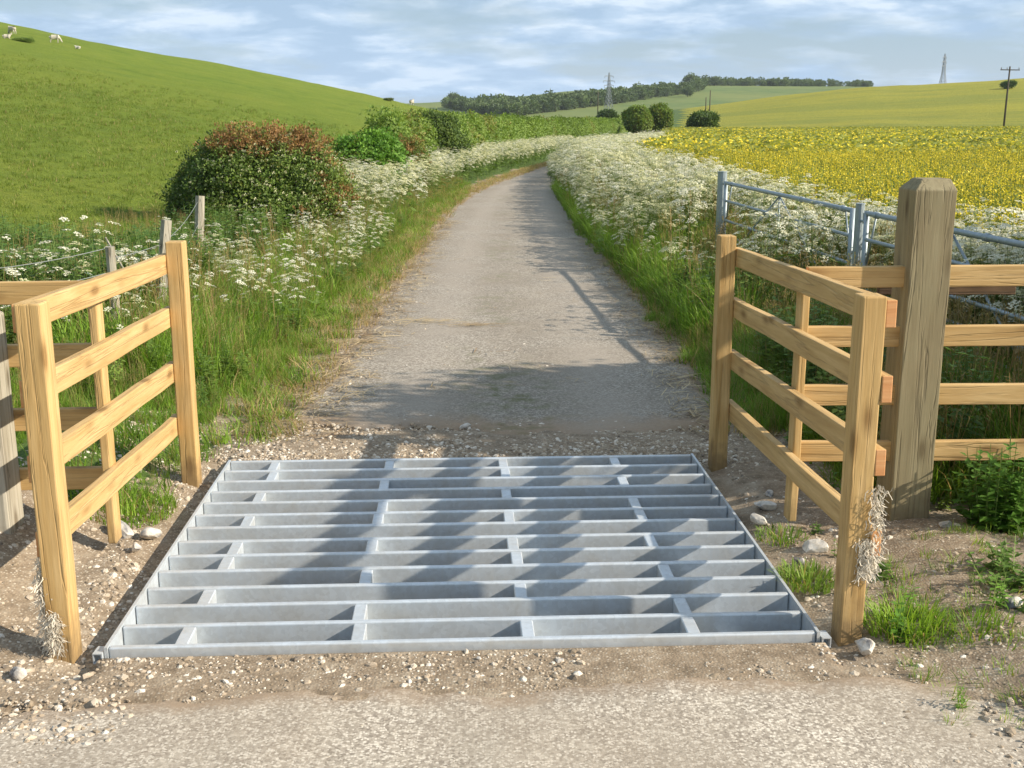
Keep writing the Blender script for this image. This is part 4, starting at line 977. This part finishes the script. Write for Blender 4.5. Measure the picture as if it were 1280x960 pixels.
for tx, ty, sc_, lb in ((-.88, 10.75, 1.3, 'flattened wisp of dead grass on the left half of the lane'), (-.40, 10.55, 1.0, 'flattened wisp of dead grass near the middle of the lane'),
                        (-1.32, 9.7, 1.1, 'broken twig lying at the left edge of the lane')):
    b = MB()
    for k in range(46):
        a = random.gauss(.15, .35); p = Vector((random.gauss(0, .13), random.gauss(0, .035), random.uniform(.004, .02))) * sc_; d = Vector((math.cos(a), math.sin(a), random.uniform(-.03, .08))) * random.uniform(.05, .16) * sc_
        w_ = Vector((-math.sin(a), math.cos(a), .3)) * .003; b.add([p - w_, p + w_, p + d + w_ * .4, p + d - w_ * .4], [(0, 1, 2, 3)])
    tag(b.build('straw_wisp' if 'wisp' in lb else 'twig', M['straw'], mw=Matrix.Translation((tx, ty, .012))), lb, 'dead grass' if 'wisp' in lb else 'twig', None, 'thing')

# ------------------------------------------------------------------ bushes, hedge and trees
def blobs_points(blobs, n, jitter=.06, zmin=.05, seed=0, shell=.35):
    out, nor = [], []
    vol = np.array([b_[3] * b_[4] + b_[4] * b_[5] + b_[3] * b_[5] for b_ in blobs]); vol = vol / vol.sum()
    for bi, b_ in enumerate(blobs):
        m = int(n * vol[bi] * 1.3) + 4
        d = rng.normal(0, 1, (m, 3)); d /= np.linalg.norm(d, axis=1)[:, None]
        r_ = 1 - np.abs(rng.normal(0, shell, m)); r_ = np.clip(r_, .1, 1.0)
        lump = 1 + .22 * (fbm(d[:, 0] * 3 + bi * 7, d[:, 1] * 3 + d[:, 2] * 3, 3, seed + bi) - .5) * 2
        p = d * (r_ * lump)[:, None] * np.array(b_[3:6]) + np.array(b_[:3]) + rng.normal(0, jitter, (m, 3))
        inside = np.zeros(m, bool)
        for bj, c_ in enumerate(blobs):
            if bj != bi: inside |= (((p - np.array(c_[:3])) / (np.array(c_[3:6]) * .72)) ** 2).sum(1) < 1
        k = ~inside & (p[:, 2] > zmin); out.append(p[k]); nor.append((d / np.array(b_[3:6]))[k])
    return np.concatenate(out), np.concatenate(nor)
def outrot(nor, spread=.6):
    d = nor / np.linalg.norm(nor, axis=1)[:, None] + np.array([0, 0, .25]) + rng.normal(0, spread * .5, nor.shape); d /= np.linalg.norm(d, axis=1)[:, None]
    # euler XYZ taking +z to d: rotate about y by theta then about z by phi (random spin ignored)
    th = np.arccos(np.clip(d[:, 2], -1, 1)); ph = np.arctan2(d[:, 1], d[:, 0]); return np.stack([np.zeros(len(d)), th, ph], -1)
def bush(name, loc, blobs, n, col, idxf, scl, label, cat, limbs=6, trunk=.035, group=None, jitter=.06, shell=.35, trunkh=.25):
    root = empty(name, loc); bpy.context.view_layer.update(); tag(root, label, cat, group)
    p, nr = blobs_points(blobs, n, jitter, .05, int(abs(loc[0] * 10 + loc[1])), shell)
    scatter('foliage', col, p, outrot(nr), frnd(len(p), .75, 1.25) * scl, idxf(p), root)
    b = MB(); 
    for k in range(limbs):
        bl = blobs[k % len(blobs)]; e = Vector((bl[0] + random.gauss(0, .3) * bl[3], bl[1] + random.gauss(0, .3) * bl[4], bl[2] + .3 * bl[5])); s0 = Vector((bl[0] * .25 + random.gauss(0, .04), bl[1] * .25 + random.gauss(0, .04), -.1))
        mid = s0.lerp(e, .45) + Vector((random.gauss(0, .08), random.gauss(0, .08), .15 * bl[5])); b.tube([s0, Vector((s0.x, s0.y, trunkh)), mid, e], [trunk, trunk * .8, trunk * .5, trunk * .15], 6)
    b.build('trunk', M['bark'], root, True); return root
def hz(x, y, d=0): return (x, y, float(H(x, y)) + d)
# big hawthorn by the left verge, rust coloured along the top and right
def haw_idx(p):
    z = p[:, 2]; r_ = rng.random(len(p)); out = np.where(r_ < .32, 0, np.where(r_ < .66, 1, np.where(r_ < .9, 4, 2)))
    red = np.clip((z - 1.25) / .2, 0, 1) * 1.2 + np.clip((p[:, 0] - .75) / .7, 0, 1) * .5; out = np.where(rng.random(len(p)) < red * .72, np.where(rng.random(len(p)) < .85, 3, 2), out)
    return np.where((p[:, 0] < -.6) & (rng.random(len(p)) < .5), 5, out)
bush('hawthorn_bush', hz(-3.95, 17.8, -.02), [(-.1, 0, .90, 1.0, .9, .84), (.55, .1, .86, .75, .75, .78), (-.8, .1, .62, .6, .6, .54), (.2, -.3, .45, 1.15, .6, .48), (.95, .2, .6, .45, .55, .62)],
     11000, C_haw, haw_idx, .95, 'big hawthorn bush with rusty new growth on top, beside the old post', 'bush', 9)
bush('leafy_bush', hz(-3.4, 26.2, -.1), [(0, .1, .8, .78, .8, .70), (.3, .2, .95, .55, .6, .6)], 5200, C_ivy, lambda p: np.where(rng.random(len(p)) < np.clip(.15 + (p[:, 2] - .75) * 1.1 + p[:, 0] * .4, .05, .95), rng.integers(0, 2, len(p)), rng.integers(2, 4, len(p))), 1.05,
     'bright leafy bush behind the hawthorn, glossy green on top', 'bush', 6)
bush('rusty_bush', hz(-2.7, 30.4), [(0, 0, .6, .5, .6, .75)], 2200, C_haw, lambda p: rng.choice([3, 2, 0, 0], len(p)), 1.1, 'narrow rusty brown bush right of the bright leafy bush', 'bush', 4)
bush('dark_bush', hz(-2.55, 38.5), [(0, 0, 1.1, .85, .8, .95), (.5, .1, .8, .6, .6, .7)], 4200, C_haw, lambda p: rng.choice([5, 5, 0, 4], len(p)), 1.35, 'dark rounded bush at the near end of the long hedge', 'bush', 6)
bush('dark_bush', hz(-6.3, 12.0, -.05), [(0, 0, .35, .9, .6, .42), (-1.3, .4, .3, .9, .6, .4)], 2400, C_haw, lambda p: rng.choice([5, 0, 4], len(p)), .9, 'low dark bramble mound beyond the old wire fence', 'bush', 3)

# long hedge following the lane
hd = empty('hedge', hz(2, 60)); bpy.context.view_layer.update(); tag(hd, 'long trimmed green hedge following the left side of the lane into the distance', 'hedge')
hb = []
y = 34.0
while y < 165:
    hx = float(roadL(y)) - 2.9 - .008 * (y - 34); hh = 1.0 + random.uniform(-.04, .04)
    hb.append((hx, y, hh * .80 + .18, .72, .9 + y * .008, .92 + random.uniform(-.08, .08))); y += .6 + y * .006
pp, nn_ = blobs_points(hb, 24000, .08, .05, 3, .22); pp[:, 2] += H(pp[:, 0], pp[:, 1]); pp[:, :2] -= np.array([hd.location.x, hd.location.y]); pp[:, 2] -= hd.location.z
hv = fbm((pp[:, 1]) * .22, pp[:, 0] * .3, 3, 15)
scatter('foliage', C_tree, pp, outrot(nn_), frnd(len(pp), .55, .95) * (1 + (pp[:, 1] + 25) / 160), np.where((hv > .6) & (rng.random(len(hv)) < .5), 2, np.where(hv > .40, 0, np.where(rng.random(len(hv)) < .5, 3, 0))), hd)
b = MB()
for bl in hb[::1]: b.tube([(bl[0], bl[1], float(H(bl[0], bl[1])) - .1), (bl[0] + random.gauss(0, .1), bl[1], 1.3)], [.05, .02], 5)
b.build('stems', M['bark'], hd, mw=hd.matrix_world.inverted())['kind'] = 'stuff'

def tree(name, loc, h, w, n, col, idxs, scl, label, cat, trunk_h=.25, seed=0, group=None):
    random.seed(seed + 5); bl = [(0, 0, h * .62, w * .42, w * .40, h * .36)]
    for k in range(6):
        a = k * 1.05 + random.random(); bl.append((math.cos(a) * w * .26, math.sin(a) * w * .26, h * random.uniform(.36, .74), w * .26, w * .26, h * random.uniform(.16, .24)))
    root = empty(name, loc); bpy.context.view_layer.update(); tag(root, label, cat, group)
    p, nr = blobs_points(bl, n, w * .02, h * .06, seed, .3); scatter('crown', col, p, outrot(nr), frnd(len(p), .8, 1.3) * scl, rng.choice(idxs, len(p)), root)
    b = MB(); b.tube([(0, 0, -.3), (0, 0, h * .3), (w * .03, 0, h * .7)], [w * .045, w * .035, w * .012], 7)
    for k in range(1, 6): e = Vector(bl[k][:3]); b.tube([(0, 0, h * .22), (e.x * .5, e.y * .5, h * .35), e], [w * .022, w * .016, w * .006], 5)
    b.build('trunk', M['bark'], root, True); return root
tree('small_tree', hz(16.3, 152), 3.7, 3.4, 3600, C_tree, [0, 0, 2], 1.9, 'mid green round tree, left of the pair at the end of the hedge', 'tree', seed=1)
tree('small_tree', hz(19.4, 154), 3.8, 3.2, 3600, C_tree, [2, 3, 0, 0], 1.9, 'olive brown tree, right of the pair at the end of the hedge', 'tree', seed=2)
tree('small_tree', hz(24.6, 150), 2.9, 3.3, 2600, C_tree, [1, 3], 1.8, 'dark round bush standing alone in the yellow crop below the two far poles', 'tree', seed=3)
tree('small_tree', hz(17.6, 215), 2.9, 3.2, 1500, C_tree, [1], 2.3, 'small dark bush peeping above the hedge end below the lattice pylon', 'tree', seed=4)
tree('small_tree', hz(118, 279), 1.7, 3.4, 900, C_tree, [1, 3], 1.6, 'dark bush near the skyline behind the right-hand pole', 'tree', seed=6)
tree('skyline_tree', hz(142, 930), 6.3, 7.5, 1100, C_far, [0, 1, 2], 2.0, 'tallest tree standing out of the far skyline wood', 'tree', seed=7)
tree('skyline_tree', hz(-47, 945), 4.2, 7, 900, C_far, [0, 1, 2], 1.8, 'rounded tree breaking the skyline left of the pylon', 'tree', seed=8)
tree('low_bush', hz(-15.5, 147, -.05), .4, 1.3, 500, C_tree, [1, 2], .4, 'low dark bush on the left skyline near the lone sheep', 'bush', seed=9)
tree('low_bush', hz(-32.6, 79), .22, 1.5, 400, C_tree, [0, 3], .35, 'low green thistle patch beside the leftmost sheep', 'bush', seed=10)
tree('field_tree', hz(108, 720), 6, 5, 300, C_far, [0, 1], 1.0, 'tiny hedge bush on the pale far slope', 'tree', seed=11)
# elder standing by the field just right of the view: its crown shades the lane beyond the grid
random.seed(3)
tree('elder_tree', hz(5.5, 6.2), 3.7, 3.0, 1500, C_tree, [0, 1, 3], .8, 'elder tree at the field edge right of the gates', 'tree', seed=12)

# far wood on the hill, following its band on the slope
th = R(13.08); cth, sth = math.cos(th), math.sin(th)
def proj(X, Y, Z): dz = Z - CAM_H; zc = Y * cth - dz * sth; return 640 + 1420 * X / zc, 480 + 1420 * (-dz * cth - Y * sth) / zc
N = 26000; Y = frnd(N, 560, 1010); X = frnd(N, -.10, .38) * Y; Z = H(X, Y); px, py = proj(X, Y, Z)
lo = np.interp(px, [545, 600, 640, 700, 800, 880, 1000, 1085], [133, 143, 146, 139, 126, 114, 111, 112]); hi = np.interp(px, [545, 600, 640, 700, 800, 870, 890, 1000, 1085], [134, 135, 134, 129, 118, 112, 100, 99, 100])
k = (py < lo) & (py > hi) & (px > 548) & (px < 1090); k &= ~((px > 880) & (Y < 900)); k &= ~((px > 860) & (fbm(px * .09, py * 0, 2, 8) > .62) & (rng.random(len(X)) < .8)); X, Y, Z = keep(k, X, Y, Z)
if len(X) > 2300: X, Y, Z = X[:2300], Y[:2300], Z[:2300]
def fartree():
    b = MB(); b.tube([(0, 0, -1), (0, 0, 4)], [.35, .2], 5, 1)
    for k in range(130):
        d = Vector((random.gauss(0, 1), random.gauss(0, 1), random.gauss(0, 1))).normalized(); r_ = random.uniform(.75, 1.08); lump = 1 + .25 * math.sin(d.x * 5 + d.y * 3 + d.z * 4)
        p = Vector((d.x * 3.6, d.y * 3.6, d.z * 3.6)) * r_ * lump + Vector((0, 0, 5.2)); leafquad(b, p, d + Vector((random.gauss(0, .6), random.gauss(0, .6), .3)), Vector((random.gauss(0, .5), random.gauss(0, .5), 1)), 1.5, .8, 0)
    return b.data('fartree', [M['far_leaf'], M['bark']])
C_wood = proto_col('p_wood', [fartree() for _ in range(4)])
o = scatter('far_wood', C_wood, np.stack([X, Y, Z - .3], -1), zrot(len(X), .03), np.clip(rng.normal(.47, .13, len(X)), .25, .85) * np.clip(1.25 - (X - 60) / 420, .45, 1.1), rng.integers(0, 4, len(X))); tag(o, 'dark belt of woodland across the far hillside', 'woodland')

# ------------------------------------------------------------------ pylons and poles
def pylon(loc, h, rz, label):
    root = empty('electricity_pylon', loc, rz); tag(root, label, 'pylon', 'lattice pylons carrying the power line')
    m = MB()
    def w(z): return np.interp(z / h, [0, .55, .75, 1], [.10, .035, .025, .006]) * h
    lv = [0, .13, .25, .36, .46, .55, .63, .70, .77, .84, .91, 1.0]; t_ = .0058 * h
    C4 = [(-1, -1), (1, -1), (1, 1), (-1, 1)]
    for i in range(len(lv) - 1):
        z0, z1 = lv[i] * h, lv[i + 1] * h; a, b_ = w(z0), w(z1)
        for k in range(4):
            p, q = C4[k], C4[(k + 1) % 4]
            m.tube([(p[0] * a, p[1] * a, z0), (p[0] * b_, p[1] * b_, z1)], t_, 4)
            m.tube([(p[0] * a, p[1] * a, z0), (q[0] * b_, q[1] * b_, z1)], t_ * .6, 3); m.tube([(q[0] * a, q[1] * a, z0), (p[0] * b_, p[1] * b_, z1)], t_ * .6, 3)
            m.tube([(p[0] * b_, p[1] * b_, z1), (q[0] * b_, q[1] * b_, z1)], t_ * .6, 3)
    m.build('tower', M['pylon'], root)
    for z, L in ((.70, .13), (.80, .16), (.91, .12)):
        a = MB(); z *= h; L *= h
        for s in (-1, 1):
            for d in (-1, 1): a.tube([(0, d * w(z), z), (s * L, 0, z + .01 * h)], t_ * .8, 3); a.tube([(0, d * w(z), z + .035 * h), (s * L, 0, z + .012 * h)], t_ * .7, 3)
            a.tube([(s * L, 0, z + .01 * h), (s * L, 0, z - .035 * h)], t_ * .8, 4)
        a.build('crossarm', M['pylon'], root)
pylon(hz(44.6, 540, -.3), 19.5, .5, 'tall lattice pylon rising above the far hillside wood')
pylon(hz(396, 1080, -4), 38, .9, 'pale lattice pylon on the skyline above the yellow field')
def pole(loc, h, arm, label, tilt=0, group=None, r_=.13):
    root = empty('telegraph_pole', loc); root.rotation_euler = (0, tilt, 0); tag(root, label, 'pole', group)
    m = MB(); m.tube([(0, 0, -.5), (0, 0, h * .5), (0, 0, h)], [r_ * 1.1, r_, r_ * .8], 8); m.build('pole', M['pole'], root, True)
    if arm:
        a = MB(); a.box((0, -.12, h - .45), (arm, .1, .12)); a.build('crossarm', M['pole'], root)
        for x in (-arm / 2 + .1, -.4, arm / 2 - .1):
            i = MB(); i.tube([(x, -.12, h - .40), (x, -.12, h - .28), (x, -.12, h - .12)], [.02, .07, .05], 7); i.build('insulator', M['ceramic'], root, True)
    return root
pole(hz(65.0, 154), 8.8, 2.5, 'wooden telegraph pole with crossarm and insulators in the yellow field', .01)
pole(hz(35.5, 214), 4.6, .0, 'left one of the two slim poles beyond the lone dark bush', -.01, 'slim poles beyond the lone bush', .10)
pole(hz(36.2, 214), 5.8, .0, 'right one of the two slim poles beyond the lone dark bush', .0, 'slim poles beyond the lone bush', .10)
pole(hz(24.6, 335), 7.0, .0, 'thin pole seen left of the tall lattice pylon', .0, None, .13)

# ------------------------------------------------------------------ sheep
def sheep(x, y, s, rz, label, graze=True, lying=False, mat='fleece', lamb=False, group='sheep grazing on the left hill'):
    """one continuous skinned body: barrel, neck, head, ears and four jointed legs"""
    J = [(0, 0, .62), (.28, 0, .64), (.46, 0, .70), (-.28, 0, .64), (-.44, 0, .60), (-.50, 0, .48)]
    Rr = [.30, .29, .22, .30, .22, .04]; E = [(0, 1), (1, 2), (0, 3), (3, 4), (4, 5)]
    if graze: nk = [(.60, 0, .52), (.70, 0, .26), (.80, 0, .12)]
    else: nk = [(.58, 0, .86), (.68, 0, .96), (.84, 0, .90)]
    b0 = len(J); J += nk; Rr += [.11, .085, .045]; E += [(2, b0), (b0, b0 + 1), (b0 + 1, b0 + 2)]
    hd_ = b0 + 1
    for sg in (-1, 1): J.append((J[hd_][0] - .02, sg * .15, J[hd_][2] + .05)); Rr.append(.022); E.append((hd_, len(J) - 1))
    for fx, par in ((.34, 1), (-.34, 3)):
        for sg in (-1, 1):
            if lying: pts = [(fx, sg * .16, .42), (fx + .14, sg * .22, .30), (fx + .05, sg * .20, .28)]
            elif fx > 0: pts = [(fx, sg * .13, .46), (fx + .02, sg * .13, .24), (fx, sg * .13, .02)]
            else: pts = [(fx + .04, sg * .13, .44), (fx - .10, sg * .13, .26), (fx - .05, sg * .13, .02)]
            last = par
            for q, rr in zip(pts, (.085, .045, .032)): J.append(q); Rr.append(rr); E.append((last, len(J) - 1)); last = len(J) - 1
    me = bpy.data.meshes.new('sheep'); me.from_pydata(J, E, []); me.materials.append(M[mat])
    o = link('lamb' if lamb else 'sheep', me); md = o.modifiers.new('skin', 'SKIN')
    for i, rr in enumerate(Rr): me.skin_vertices[0].data[i].radius = (rr, rr)
    me.skin_vertices[0].data[0].use_root = True; md.use_smooth_shade = True
    o.modifiers.new('sub', 'SUBSURF').levels = 1
    o.location = hz(x, y, -.26 * s if lying else 0); o.rotation_euler = (0, 0, rz); o.scale = (s, s, s)
    tag(o, label, 'lamb' if lamb else 'sheep', group); return o
sheep(-40.0, 95, .70, 2.6, 'white sheep grazing at the far left, highest of those on the hill', True)
sheep(-33.5, 78.5, .45, .3, 'pale sheep lying beside the thistle patch at the far left edge', False, True)
sheep(-36.5, 94.5, .72, .25, 'white sheep standing side on, second along the hill from the left', True)
sheep(-34.5, 94.0, .40, 2.9, 'small pale lamb lying right of the second sheep', False, True, 'lamb', True)
sheep(-12.7, 148, .80, 1.2, 'lone white sheep on the skyline where the hill meets the hedge', False)

# ------------------------------------------------------------------ air
hzm = bpy.data.materials.new('air'); hzm.use_nodes = True; ht = hzm.node_tree; ht.nodes.clear()
ho = ht.nodes.new('ShaderNodeOutputMaterial'); hv_ = ht.nodes.new('ShaderNodeVolumePrincipled'); hv_.inputs['Color'].default_value = (.80, .88, 1.0, 1)
hv_.inputs['Density'].default_value = .00011; ht.links.new(hv_.outputs[0], ho.inputs['Volume'])
zmin = float(allv[:, 2].min()) - 1.0; ext = float(np.abs(allv[:, :2]).max()) + 40
hb_ = MB(); hb_.box((0, 0, (zmin + 85) / 2), (2 * ext, 2 * ext, 85 - zmin)); tag(hb_.build('haze', hzm), kind='stuff')
